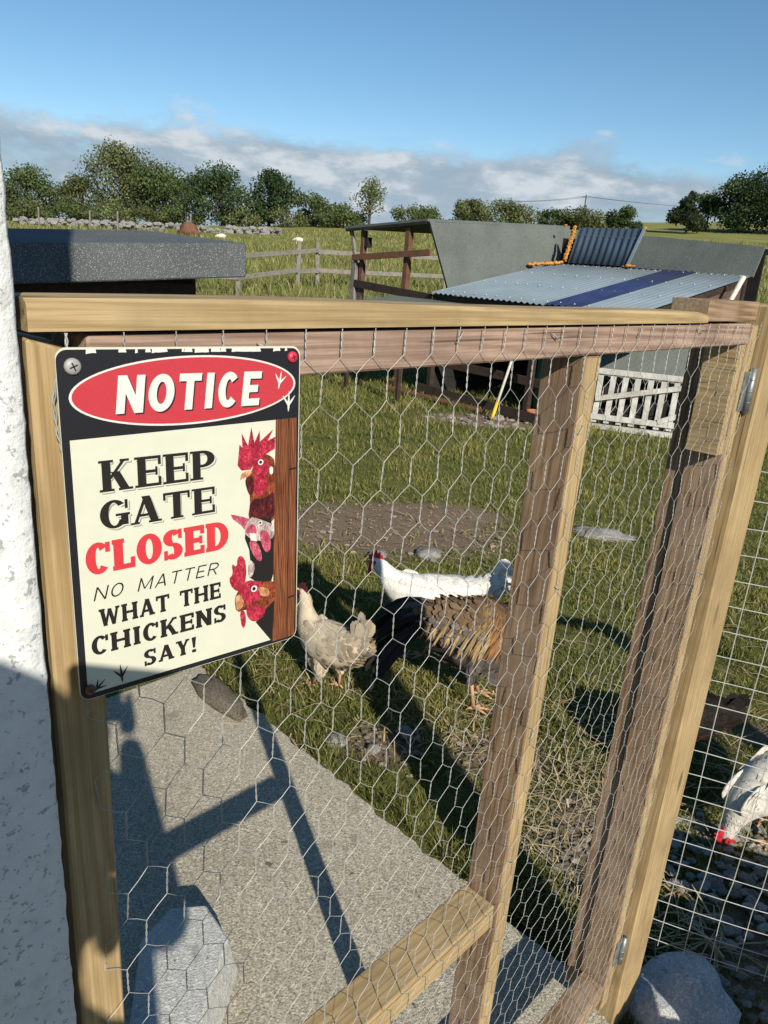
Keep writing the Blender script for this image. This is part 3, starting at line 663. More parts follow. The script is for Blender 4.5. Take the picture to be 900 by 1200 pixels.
        for a in (0, math.pi / 2):
            d = Vector((math.cos(a + .4), 0, math.sin(a + .4))); s_ = Vector((-d.z, 0, d.x)); cc = c + Vector((0, -.00255, 0))
            pyd('slot', [cc - d * r * .5 - s_ * r * .08, cc + d * r * .5 - s_ * r * .08, cc + d * r * .5 + s_ * r * .08, cc - d * r * .5 + s_ * r * .08], [(0, 1, 2, 3)], pm['ink'], o)
        return o
    screw(8.3, 190.5, .0042, M['galv'], 'screw'); tag(screw(143.8, 193.4, .0034, flat('red_paint', (.50, .03, .06)), 'screw'), 'red painted screw'); tag(screw(5.6, 6.4, .0030, flat('rusty_screw', (.16, .07, .035), .8, .5), 'screw'), 'rusty screw')
    # chips in the paint along the upper edge
    for i in range(26):
        x = rnd.uniform(8, 140); w_ = rnd.uniform(1.5, 7); poly('paint_chip', [(x, 196.6 + rnd.uniform(0, .8)), (x + w_, 196.9 + rnd.uniform(0, .6)), (x + w_ * .9, 199.0), (x + .3, 199.0)], pm['white'], 2.6 + i * .05)
build_sign()

# ------------------------------------------------------------------ coop with lean-to (axes a, b at heading 48 degrees)
def corrug(name, b0, b1, a0, z0, a1, z1, mat, parent, pitch=.076, amp=.009, th=.0015, spb=8):
    """corrugated sheet: profile runs along b, ribs along a"""
    n = max(4, int((b1 - b0) / pitch * spb)); V = []; F = []; L = math.hypot(a1 - a0, z1 - z0); na, nz = -(z1 - z0) / L, (a1 - a0) / L
    for (a, z) in ((a0, z0), ((a0 + a1) / 2, (z0 + z1) / 2), (a1, z1)):
        for side in (0, 1):
            for k in range(n + 1):
                b = b0 + (b1 - b0) * k / n; h = amp * math.sin(2 * math.pi * b / pitch) - side * th
                V.append((a + na * h, b, z + nz * h))
    m = n + 1
    for r in range(2):
        for k in range(n):
            i = r * 2 * m + k; F.append((i, i + 2 * m, i + 2 * m + 1, i + 1)); j = i + m; F.append((j, j + 1, j + 2 * m + 1, j + 2 * m))
    for k in range(n): F.append((k, k + 1, m + k + 1, m + k)); q = 4 * m + k; F.append((q, q + m, q + m + 1, q + 1))
    return pyd(name, V, F, mat, parent, True)
def build_coop():
    t = empty('chicken_coop', (.94, 8.03, 0), RAD(42)); tag(t, 'long low chicken coop with pale corrugated lean-to roof, blue strip and green felt sides', 'coop')
    z0 = 1.168; sl = math.tan(RAD(11)); zz = lambda a: z0 + a * sl
    for b0, b1, mt, nm, dz in ((-.10, .90, 'steel', 'roof_sheet', 0), (-.722, -.105, 'steel', 'roof_sheet', .003), (-1.105, -.717, 'bluepl', 'blue_roof_strip', .010), (-1.69, -1.10, 'steel', 'roof_sheet', .004)):
        o = corrug(nm, b0, b1, -.03, zz(-.03) + dz, 2.12, zz(2.12) + dz, M[mt], t)
        if mt == 'bluepl': tag(o, 'translucent dark blue corrugated strip')
    g = Geo()       # fixing caps on the sheets
    for a in (.08, .75, 1.4, 2.0):
        for i in range(16):
            b = -1.62 + i * .16 + rnd.uniform(-.01, .01); z = zz(a) + .014
            g.tube([(a, b, z - .004), (a, b, z + .007)], [.008, .004], 6)
    tag(g.build('roof_fixings', M['paintw'], t), kind='stuff')
    # roof frame and eave board
    beam('eave_board', (.03, -1.66, 1.115), (.03, .86, 1.115), .03, .07, M['dark_x'], t)
    for b in (-1.64, -.55, .84): beam('rafter', (.0, b, 1.11), (2.1, b, 1.11 + 2.1 * sl), .045, .06, M['dark_x'], t)
    for b in (-.60, .84): beam('front_post', (.06, b, -.1), (.06, b, 1.09), .06, .06, M['dark_x'], t)
    for b in (-1.64, .84): beam('back_post', (2.06, b, -.1), (2.06, b, 1.50), .06, .06, M['dark_x'], t)
    # back and far walls of boards
    for i in range(9): box('back_board', (2.09, -1.66, .02 + i * .165), (2.11, .9, .178 + i * .165), M['darkin'], t, .003)
    for i in range(2): beam('side_board', (.05, -1.64, zz(.05) - .09 - i * .125), (2.05, -1.64, zz(2.05) - .09 - i * .125), .02, .12, M['brick'], t, .003)
    for i in range(6): box('inner_board', (.1, .875, .02 + i * .185), (2.3, .895, .20 + i * .185), M['darkin'], t, .003)
    # front: low boards across the opening
    beam('kick_board', (-.02, -1.0, .05), (-.05, .95, .10), .025, .10, M['dark_x'], t, jit=.004)
    beam('perch_board', (.25, -.9, .36), (.12, .9, .40), .03, .09, M['dark_x'], t, jit=.004)
    beam('loose_board', (-.12, -.2, .03), (-.28, 1.25, .06), .10, .025, M['red_x'], t)
    # steep felt faces of the two wings
    slab4('felt_face', [(.36, .955, 1.20), (.05, 1.045, 1.925), (2.62, 1.06, 2.065), (2.62, .975, 1.65)][::-1], .02, M['felt'], t)
    slab4('felt_edge', [(.33, .945, 1.195), (.02, 1.035, 1.93), (.09, 1.028, 1.93), (.40, .938, 1.205)][::-1], .03, M['felt'], t)
    slab4('wing_roof', [(.0, 1.04, 1.935), (.0, 2.54, 1.835), (2.6, 2.60, 1.93), (2.62, 1.06, 2.072)][::-1], .028, M['felt'], t)
    slab4('roof_fascia', [(.012, 1.06, 1.88), (.012, 2.50, 1.775), (.012, 2.50, 1.805), (.012, 1.06, 1.912)], .02, M['darkin'], t)
    slab4('felt_face', [(2.105, -.24, 1.585), (2.105, -1.715, 1.565), (2.19, -1.735, 1.868), (2.21, -.30, 1.945)][::-1], .02, M['felt'], t)
    slab4('wing_roof', [(2.19, -1.735, 1.872), (2.21, .62, 1.955), (3.4, .62, 1.93), (3.4, -1.735, 1.84)][::-1], .02, M['felt'], t)
    o = corrug('ridge_sheet', -.27, .63, 2.10, 1.60, 2.235, 2.025, M['steeldk'], t, .09, .010)
    tag(o, 'dark slate blue corrugated sheet')
    slab4('flashing', [(2.08, -.215, 1.60), (2.08, -.25, 1.60), (2.215, -.315, 2.03), (2.215, -.28, 2.03)][::-1], .012, M['steel'], t)
    slab4('gable_board', [(2.30, .90, .1), (2.30, -1.7, .1), (2.30, -1.7, 1.82), (2.30, .9, 1.9)], .02, M['darkin'], t)
    # expanding foam along the joints
    def foam(pts):
        g = Geo()
        for (p, q, n) in pts:
            p, q = Vector(p), Vector(q); m = max(5, n)
            for strand in range(2):
                P_ = [p.lerp(q, i / (m - 1)) + Vector((rnd.uniform(-.008, .008), rnd.uniform(-.02, .02), rnd.uniform(-.008, .012))) for i in range(m)]
                g.tube(P_, [.004] + [rnd.uniform(.007, .024) for _ in range(m - 2)] + [.004], 7)
        return tag(g.build('foam_seal', M['foam'], t, True), kind='stuff')
    foam([((2.07, .66, 1.62), (2.19, .66, 2.04), 60), ((1.7, .94, 1.545), (2.08, .70, 1.60), 46), ((2.2, .8, 2.04), (2.2, .84, 2.05), 4), ((2.05, -.18, 1.60), (2.06, -.34, 1.60), 9), ((2.22, -.28, 2.03), (2.22, -.32, 2.02), 3)])
    
    # open end of the left wing
    beam('corner_post', (.05, 2.33, -.1), (.05, 2.33, 1.42), .09, .09, M['grey_z'], t); beam('corner_post', (.07, 2.23, -.1), (.07, 2.22, 1.80), .06, .06, M['red_z'], t)
    beam('brace', (.04, 2.44, 1.80), (.04, 2.30, 1.35), .03, .05, M['grey_z'], t)
    beam('wing_post', (.06, 1.40, -.1), (.06, 1.385, 1.84), .07, .07, M['red_z'], t)
    beam('wing_rail', (.0, 2.34, 1.475), (.0, .95, 1.585), .03, .07, M['red_x'], t)
    for b, a in ((1.9, 1.6), (1.1, 2.4), (2.45, 2.4)): beam('inner_post', (a, b, -.1), (a, b, 1.85), .05, .05, M['dark_x'], t)
    beam('wing_rail', (.02, 2.3, 1.17), (.02, .9, 1.10), .03, .09, M['dark_x'], t); beam('wing_rail', (2.4, 2.5, 1.15), (2.4, 1.0, 1.15), .03, .10, M['grey_x'], t)
    box('feed_box', (1.2, 1.15, .55), (1.6, 1.75, 1.02), M['grey_x'], t, .004)
    box('lamp_box', (.05, 2.12, 1.60), (.12, 2.19, 1.72), M['darkin'], t, .004)
    g = Geo()
    for i in range(56): b = .95 + i * .025; g.tube([(.035, b, .4), (.035, b, 1.13)], .0012, 4)
    for i in range(30): z = .4 + i * .025; g.tube([(.035, .95, z), (.035, 2.33, z)], .0012, 4)
    tag(g.build('wire_mesh', M['hinge'], t), kind='stuff')
    # low felt roof in front of the lean-to
    slab4('low_roof', [(-.75, .45, .93), (-.75, 1.55, .96), (-.02, 1.5, 1.085), (-.02, .25, 1.085)][::-1], .025, M['felt'], t)
    for b in (.55, 1.45): beam('low_post', (-.7, b, -.05), (-.7, b, .91), .04, .04, M['dark_x'], t)
build_coop()
# leaning broom handle, barrel and pot at the coop
def world_ab(a, b, z=0):
    h = RAD(48); return Vector((.94 + math.sin(h) * a - math.cos(h) * b, 8.03 + math.cos(h) * a + math.sin(h) * b, z))
def build_tools():
    p, q = Vector((1.02, 7.45, .015)), Vector((1.36, 8.06, 1.09)); t = empty('broom_handle', p)
    tag(t, 'pale wooden broom handle with a yellow tip leaning against the coop', 'broom')
    d = q - p; Geo0 = Geo(); Geo0.tube([d * .16, d], .015, 8); Geo0.build('shaft', M['polew'], t, True)
    g = Geo(); g.tube([Vector((0, 0, 0)), d * .06, d * .16], [.014, .019, .018], 8); g.build('grip', M['yellow'], t, True)
    c = world_ab(.45, -.62); g = Geo(); n = 20; prof = [(0, 0), (.17, 0), (.20, .2), (.205, .45), (.19, .7), (.2, .72), (.2, .75), (0, .76)]
    V = []; F = []
    for r, z in prof:
        for k in range(n): a = 2 * math.pi * k / n; V.append((r * math.cos(a), r * math.sin(a), z))
    for i in range(len(prof) - 1):
        for k in range(n): F.append((i * n + k, i * n + (k + 1) % n, (i + 1) * n + (k + 1) % n, (i + 1) * n + k))
    o = pyd('water_butt', V, F, M['green'], None, True); o.location = c; tag(o, 'dark green plastic barrel standing in the shade under the lean-to', 'barrel')
    V = []; F = []; prof = [(0, 0), (.05, 0), (.075, .09), (.085, .09), (.085, .12), (.07, .12), (.06, .03), (0, .03)]
    for r, z in prof:
        for k in range(n): a = 2 * math.pi * k / n; V.append((r * math.cos(a), r * math.sin(a), z))
    for i in range(len(prof) - 1):
        for k in range(n): F.append((i * n + k, i * n + (k + 1) % n, (i + 1) * n + (k + 1) % n, (i + 1) * n + k))
    o = pyd('plant_pot', V, F, M['terra'], None, True); o.location = (1.46, 7.55, 0); tag(o, 'small terracotta pot at the foot of the coop front', 'pot')
build_tools()
# white slatted gate and the low felt box behind it
def build_pallet():
    A, B = Vector((2.02, 7.50, 0)), Vector((3.02, 7.20, 0)); d = (B - A); L = d.length; t = empty('slatted_gate', A, math.atan2(d.y, d.x)); tag(t, 'low white painted slatted gate with diagonal brace leaning on felt box', 'gate')
    n = 9
    for i in range(n):
        x = .04 + (L - .08) * i / (n - 1); o = beam('slat', (x, 0, .06), (x + rnd.uniform(-.006, .006), .03, .60), .055, .016, M['paintw'], t, .001, (0, 1, 0))
    for z, h in ((.575, .055), (.12, .055)): beam('rail', (0, -.02 + z * .05, z), (L, -.02 + z * .05, z), .018, h, M['paintw'], t, .001)
    beam('brace', (.02, -.022, .30), (L - .03, .0, .54), .018, .05, M['paintw'], t, .001); beam('brace', (L * .62, -.024, .14), (L - .04, -.018, .30), .018, .05, M['paintw'], t, .001)
    beam('foot_rail', (-.05, -.06, .03), (L, -.06, .03), .05, .05, M['paintw'], t, .001)
    t2 = empty('felt_screen', (2.0, 7.58, 0), math.atan2(d.y, d.x)); tag(t2, 'sloping grey felt screen standing behind the white slatted gate', 'screen')
    slab4('felt_sheet', [(-.30, .06, .50), (2.4, .06, .50), (2.4, .40, 1.00), (-.30, .40, 1.00)], .02, M['felt'], t2)
    for i in range(3): box('board', (-.25, .10, .0 + i * .16), (2.3, .12, .15 + i * .16), M['darkin'], t2, .003)
    for x in (-.2, .9, 2.2): beam('prop', (x, .42, -.02), (x, .42, .95), .04, .04, M['dark_x'], t2)
build_pallet()
def build_pipe():
    g = Geo(); p = world_ab(1.35, -1.78); pts = [Vector((p.x, p.y, .0)), Vector((p.x + .02, p.y, .9)), Vector((p.x + .10, p.y + .05, 1.28)), Vector((p.x + .22, p.y + .1, 1.56))]
    o = g; g.tube(pts, .026, 8); o = g.build('downpipe', M['polew'], None, True); tag(o, 'pale grey plastic pipe bending up at the right end of the corrugated roof', 'pipe')
    # stack of pale planks right of the coop
    t = empty('plank_stack', (4.35, 8.1, 0), RAD(20)); tag(t, 'stack of pale sawn planks at the right edge beyond the gate post', 'planks')
    for i in range(9): box('plank', (-.3 + rnd.uniform(-.02, .02), 0, i * .13), (.8, .5, i * .13 + .118), M['polew'], t, .004)
build_pipe()

# ------------------------------------------------------------------ felt roofed hen house at the left
def build_hut():
    A, B = Vector((-1.386, 2.798, 1.424)), Vector((-.69, 3.452, 1.485)); Ab, Bb = Vector((-1.374, 2.75, 1.282)), Vector((-.679, 3.404, 1.343))
    d = (B - A); A2 = A - d * .9; Ab2 = Ab - d * .9; n = Vector((-d.y, d.x, 0)).normalized(); up = Vector((0, 0, .012))
    t = empty('hen_house', Vector((A.x, A.y, 0))); o0 = t.location
    tag(t, 'small hen house with thick slate grey felt roof, partly shaded, left behind the gate', 'hen house')
    bk = n * 1.0 + Vector((0, 0, .035))
    q = lambda p: p - o0
    hexa('felt_roof', [q(Ab2), q(Bb), q(Bb + bk - Vector((0, 0, 0))), q(Ab2 + bk), q(A2), q(B), q(B + bk), q(A2 + bk)], M['feltdk'], t, .006)
    dn = d.normalized(); W0 = A2 + dn * .08 + n * .09; W1 = B - dn * .21 + n * .09
    for i in range(9):
        z0, z1 = .05 + i * .14, .05 + i * .14 + .136
        p, r = Vector((W0.x, W0.y, 0)), Vector((W1.x, W1.y, 0)); e = n * .018
        zt = lambda b: min(z1, 1.30) if i == 8 else z1
        hexa('wall_board', [q(p) + Vector((0, 0, z0)), q(r) + Vector((0, 0, z0)), q(r + e) + Vector((0, 0, z0)), q(p + e) + Vector((0, 0, z0)), q(p + e * .35) + Vector((0, 0, zt(0))), q(r + e * .35) + Vector((0, 0, zt(0))), q(r + e) + Vector((0, 0, zt(0))), q(p + e) + Vector((0, 0, zt(0)))], M['dark_x'], t)
    p, r = Vector((W1.x, W1.y, 0)), Vector((W1.x, W1.y, 0)) + n * .75
    hexa('end_wall', [q(p) + n * .02, q(p) + n * .02 + dn * .02, q(r) + dn * .02, q(r), q(p) + n * .02 + Vector((0, 0, 1.335)), q(p) + n * .02 + dn * .02 + Vector((0, 0, 1.335)), q(r) + dn * .02 + Vector((0, 0, 1.36)), q(r) + Vector((0, 0, 1.36))], M['dark_x'], t)
build_hut()

# ------------------------------------------------------------------ post and rail fence in the field
def build_field_fence():
    pts = [(-6.3, 17.2), (-3.7, 17.6), (-2.62, 19.6), (-2.18, 20.3), (-1.0, 20.5), (1.2, 21.2)]
    t = empty('field_fence', (-3.7, 17.6, 0)); o0 = t.location; tag(t, 'weathered grey post and rail fence along the edge of the field', 'fence')
    P3 = [Vector((x, y, float(terr(x, y)))) - o0 for x, y in pts]
    for i, p in enumerate(P3): beam('post', p + Vector((0, 0, -.2)), p + Vector((rnd.uniform(-.03, .03), 0, 1.12)), .11, .10, M['grey_z'], t, .008, jit=.008)
    for a, b in zip(P3, P3[1:]):
        for h in (.42, .88): beam('rail', a + Vector((0, -.08, h)), b + Vector((0, -.08, h + rnd.uniform(-.04, .04))), .04, .11, M['grey_x'], t, .006, jit=.006)
build_field_fence()

# ------------------------------------------------------------------ trees
def tree(name, label, x, y, h, wd, hue, n=3600, leaf=.26, trunk=.25, dens=1., conifer=False, group=None, seed=0, low=.05):
    r = np.random.default_rng(seed); rr = random.Random(seed); z0 = float(terr(x, y)); t = empty(name, (x, y, z0)); tag(t, label, 'tree' if h > 2.3 else 'bush', group)
    g = Geo(); tr = max(.06, h * .022); top = h * .8
    g.tube([(0, 0, -.3), (.05 * h * .3, 0, h * .25), (0, .03 * h, h * .5), (0, 0, top)], [tr * 1.5, tr, tr * .7, tr * .2], 7)
    cl = [] ; nc = max(14, int(wd * h * .8))
    for k in range(nc):
        u = rr.random(); zz = low + (1 - low) * (.10 + .80 * u)
        rad = math.sqrt(max(.08, 1 - (2 * (u * .92 + .04) - .85) ** 2 * .95)) if not conifer else (1.05 - u) * .95
        a = rr.uniform(0, 2 * math.pi); q = math.sqrt(rr.uniform(.02, .75)) * rad * wd / 2
        c = Vector((math.cos(a) * q, math.sin(a) * q, zz * h * .94)); cl.append((c, rr.uniform(.6, 1.05) * (wd * .15 + h * .075) * (1 if not conifer else .85 - .4 * u), rr.uniform(.7, 1.25)))
        if k % 2 == 0: s = Vector((0, 0, max(.15 * h, c.z * .6))); g.tube([s, s.lerp(c, .55) + Vector((0, 0, .1)), c], [tr * .45, tr * .28, tr * .08], 5)
    g.build('trunk', M['bark'], t, True)
    cw = np.array([c[1] ** 2 for c in cl]); idx = r.choice(len(cl), n, p=cw / cw.sum()); C = np.array([list(c[0]) for c in cl])[idx]; S = np.array([c[1] for c in cl])[idx]; Lm = np.array([c[2] for c in cl])[idx]
    d = r.normal(size=(n, 3)); d /= np.linalg.norm(d, axis=1)[:, None]; rad = r.random(n) ** .40 * r.uniform(.75, 1.18, n); p = C + d * (S * rad)[:, None] * np.array([1, 1, .8]); p[:, 2] = np.maximum(p[:, 2], .05)
    e1 = r.normal(size=(n, 3)); e1 /= np.linalg.norm(e1, axis=1)[:, None]; e2 = np.cross(e1, d + .3 * r.normal(size=(n, 3))); e2 /= np.linalg.norm(e2, axis=1)[:, None] + 1e-9
    L = leaf * r.uniform(.6, 1.3, n)[:, None]; V = np.stack([p - e1 * L * .5, p + e2 * L * .32, p + e1 * L * .5, p - e2 * L * .32], 1)
    base = np.array(hue); col = base[None] * (Lm * r.uniform(.75, 1.25, n))[:, None]; col[:, 0] *= r.uniform(.85, 1.2, n)
    np_mesh('crown', V, 4, [(0, 1, 2, 3)], col, M['leaf'], t); return t
DK, MD, LT, OL = (.056, .090, .030), (.092, .128, .042), (.145, .17, .068), (.115, .135, .05)
GRP = 'trees along the far field edge'
TREES = [  # x, y, height, width, hue, label, kind
    (-45.5, 95, 6.3, 9.0, MD, 'broad mid green tree at the far left of the field, beside the white wall', 0), (-39.5, 97, 5.6, 6.2, OL, 'low olive green tree left of the tall willow-like tree', 0), (-34.5, 97, 9.4, 8.8, LT, 'tallest pale green feathery tree in the left group', 0),
    (-28.8, 95, 6.7, 9.6, MD, 'wide rounded green tree just right of the tallest tree', 0), (-21.3, 92, 6.5, 8.8, DK, 'dark dense rounded tree standing out in the middle left', 0), (-16.0, 93, 6.4, 5.6, (.036, .066, .02), 'tall rounded tree touching the dark dense one', 0), (-11.3, 93, 3.9, 6.0, MD, 'lower spreading tree left of the slender tree', 0), (-7.9, 95, 2.9, 4.6, OL, 'small dark bush-like tree at the foot of the slender tree', 0),
    (-4.3, 93, 6.0, 4.6, LT, 'slender loose pale tree above the left end of the coop', 2), (1.7, 98, 3.2, 4.9, MD, 'small dome-shaped bush above the felt coop roof', 0), (7.6, 97, 3.5, 4.6, OL, 'left one of two round bushes behind the felt roof', 0), (11.5, 97, 3.4, 6.4, OL, 'right, wider one of two round bushes behind the felt roof', 0), (18.3, 99, 2.5, 3.4, DK, 'tiny bush just left of the dark corrugated sheet', 0), (21.6, 98, 3.0, 4.6, OL, 'low round bush over the orange foam joint', 0), (26.9, 98, 2.9, 4.2, DK, 'low dark bush over the dark corrugated sheet', 0),
    (31.6, 90, 5.0, 5.8, (.034, .052, .02), 'pointed dark tree left of the biggest tree at right', 1), (36.0, 96, 4.2, 5.6, DK, 'dark low tree between the pointed tree and the biggest right tree', 0), (38.2, 92, 6.9, 6.4, DK, 'dark tree merging into the biggest tree at right', 0), (42.2, 90, 8.3, 8.8, (.032, .052, .018), 'biggest dark tree at the right edge of the field', 0), (47.0, 92, 5.0, 6, DK, 'dark bushy tree cut by the right edge of the view', 0)]
for i, (x, y, h, wd_, hue, lab, kd) in enumerate(TREES):
    tree('field_tree' if h > 3.7 else 'field_bush', lab, x, y, h * (1.03 if h > 3.7 else .86), wd_ * ((1.16 if h > 3.7 else 1.45) if kd == 0 else 1.1), hue, n=(int(1500 + wd_ * h * 130) if kd != 2 else 2000), leaf=.30 if kd != 2 else .24, conifer=(kd == 1), group=GRP, seed=40 + i, low=.02 if kd != 2 else .2)
SCRUB = ((-48, 2.6, 8, 'scrubby hedge bush at the foot of the far left tree'), (-42.5, 2.4, 6.5, 'scrubby hedge bush between the far left tree and the olive tree'), (-38, 2.2, 6, 'scrubby hedge bush under the olive green tree'), (-33.5, 2.2, 7, 'pale scrub under the tallest feathery tree'), (-29, 2.0, 6, 'scrub under the wide rounded tree'), (-25, 2.4, 5.5, 'scrub between the wide rounded and the dark dense tree'), (-18.5, 2.0, 5, 'low scrub right of the dark dense tree'), (-13.5, 2.0, 6, 'low scrub under the tall rounded tree'), (-7, 1.7, 6, 'low scrub left of the slender pale tree'))
for i, (x, h, wd_, lab) in enumerate(SCRUB):
    tree('hedge_bush', lab, x, 90, h, wd_, (LT, OL, MD)[i % 3], n=1700, leaf=.27, group='scrub below the left trees', seed=90 + i, low=.0)

# ------------------------------------------------------------------ rubble wall, sheep, pole
def blob(c, r, sq=(1, 1, .7), sub=2, rough=.25, sd=0):
    bm = bmesh.new(); bmesh.ops.create_icosphere(bm, subdivisions=sub, radius=1)
    V = []
    for v in bm.verts:
        k = 1 + rough * noise.noise(v.co * 1.6 + Vector((sd * 3.1, sd, 0))); V.append(Vector((v.co.x * sq[0], v.co.y * sq[1], v.co.z * sq[2])) * r * k + Vector(c))
    F = [tuple(v.index for v in f.verts) for f in bm.faces]; bm.free(); return V, F
def build_field_things():
    g = Geo(); t = empty('rubble_wall', (-16, 52, float(terr(-16, 52)))); o0 = Vector(t.location); tag(t, 'tumbled grey dry stone wall across the left of the field', 'wall')
    P0, P1 = Vector((-27, 55, 0)), Vector((-8.3, 53.5, 0))
    for i in range(420):
        q = rnd.random(); gap = .5 if .72 < q < .8 else 1.; p = P0.lerp(P1, q); y = p.y + rnd.gauss(0, .45); z = float(terr(p.x, y)); r = rnd.uniform(.10, .24)
        V, F = blob((p.x, y, z + rnd.uniform(0, .45) * gap + r * .3), r, (1.2, 1, .75), 1, .5, i); g.add([v - o0 for v in V], F)
    tag(g.build('stones', M['stone'], t), kind='stuff')
    for i, (x, y, lab) in enumerate(((-5.71, 42.8, 'small white sheep grazing in the field right of the rubble wall'), (-9.8, 42.3, 'white sheep half hidden behind the felt hen house roof'))):
        t = empty('sheep', (x, y, float(terr(x, y))), RAD(170 + i * 30)); t.scale = (.55, .55, .55); tag(t, lab, 'sheep', 'sheep in the field')
        g = Geo(); g.add(*blob((0, 0, .48), .30, (1.45, .8, .82), 3, .14, i)); g.add(*blob((.40, 0, .50), .13, (1.2, .8, 1), 2, .1, i)); g.build('body', flat('fleece', (.62, .58, .50), .95, .2, 30) if i == 0 else bpy.data.materials['fleece'], t, True)
        g = Geo(); g.add(*blob((.55, 0, .44), .095, (1.25, .75, .8), 2, .05, 3)); 
        for s in (-1, 1): g.add(*blob((.50, .10 * s, .50), .045, (.6, 1.3, .5), 1, 0, 3))
        g.build('head', bpy.data.materials['fleece'], t, True)
        for sx in (-.24, .22):
            for sy in (-.1, .1): g = Geo(); g.tube([(sx, sy, 0), (sx, sy, .32)], [.025, .04], 6); g.build('leg', bpy.data.materials['fleece'], t)
    x, y = -12.6, 46.; V, F = blob((0, 0, .33), .58, (1.1, .7, .85), 3, .5, 4); o = pyd('rusty_heap', V, F, M['red_x'], None, True); o.location = (x, y, float(terr(x, y)) - .05); tag(o, 'rusty brown heap in the field just above the felt hen house roof', 'heap')
    t = empty('telegraph_pole', (26.3, 119, float(terr(26.3, 119)))); tag(t, 'thin distant telegraph pole with sagging wires above the coop', 'pole')
    g = Geo(); g.tube([(0, 0, 0), (0, 0, 4.0)], [.10, .08], 6); g.build('mast', M['bark'], t); beam('crossarm', (-.6, 0, 3.7), (.6, 0, 3.7), .08, .08, M['bark'], t)
    for x1, z1 in ((-12, 2.35), (24, 3.6)):
        for o_ in (-.4, .4):
            g = Geo(); pts = [(x1 * q + o_, 0, 3.75 + (z1 - 3.75) * q - 1.2 * q * (1 - q) + .0) for q in np.linspace(0, 1, 14)]; g.tube(pts, .022, 4); g.build('wire', M['bark'], t)
    for i, (x, y) in enumerate(((-23.5, 50.5), (-20.4, 51), (-18.6, 51), (-14.0, 51.5))):
        o = beam('field_stake', (0, 0, -.2), (.05, 0, rnd.uniform(1.0, 1.4)), .09, .09, M['grey_z'], None, .01); o.location = (x, y, float(terr(x, y))); tag(o, ['thin stake farthest left by the rubble wall', 'second thin stake from the left by the rubble wall', 'third thin stake from the left by the rubble wall', 'rightmost thin stake by the rubble wall'][i], 'stake', 'stakes by the rubble wall')
build_field_things()

# ------------------------------------------------------------------ hens
def catmull(P, n):
    P = [np.array(p, float) for p in P]; P = [2 * P[0] - P[1]] + P + [2 * P[-1] - P[-2]]; out = []; m = len(P) - 3
    for i in range(n):
        s = i / (n - 1) * m; k = min(int(s), m - 1); t = s - k; a, b, c, d = P[k:k + 4]
        out.append(.5 * ((2 * b) + (c - a) * t + (2 * a - 5 * b + 4 * c - d) * t * t + (3 * b - a - 3 * c + d) * t ** 3))
    return np.array(out)
def feather_card(p, back, nrm, L, W, lift, droop=0.):
    back = back.normalized(); s = back.cross(nrm).normalized(); up = s.cross(back)
    if up.dot(nrm) < 0: up = -up
    q = [p - back * L * .1, p + back * L * .35 + s * W * .5 + up * lift * L * .4, p + back * L * .8 + s * W * .42 + up * lift * L * .55 - Vector((0, 0, droop * L * .5)), p + back * L + up * lift * L * .45 - Vector((0, 0, droop * L)), p + back * L * .8 - s * W * .42 + up * lift * L * .55 - Vector((0, 0, droop * L * .5)), p + back * L * .35 - s * W * .5 + up * lift * L * .4]
    return q, [(0, 1, 5), (1, 2, 4, 5), (2, 3, 4)]
SKIN_RED = flat('red_comb_skin', (.48, .022, .035), .5, .35, 160); BEAKM = flat('beak_horn', (.50, .33, .14), .45, .2, 90); LEGM = flat('hen_leg_skin', (.50, .30, .17), .6, .35, 130); EYEM = flat('hen_eye', (.02, .012, .008), .15)
DKCOMB = flat('shaded_comb_skin', (.10, .018, .03), .55, .35, 160)  # darker copy of the comb skin, the head's own shade put into the colour
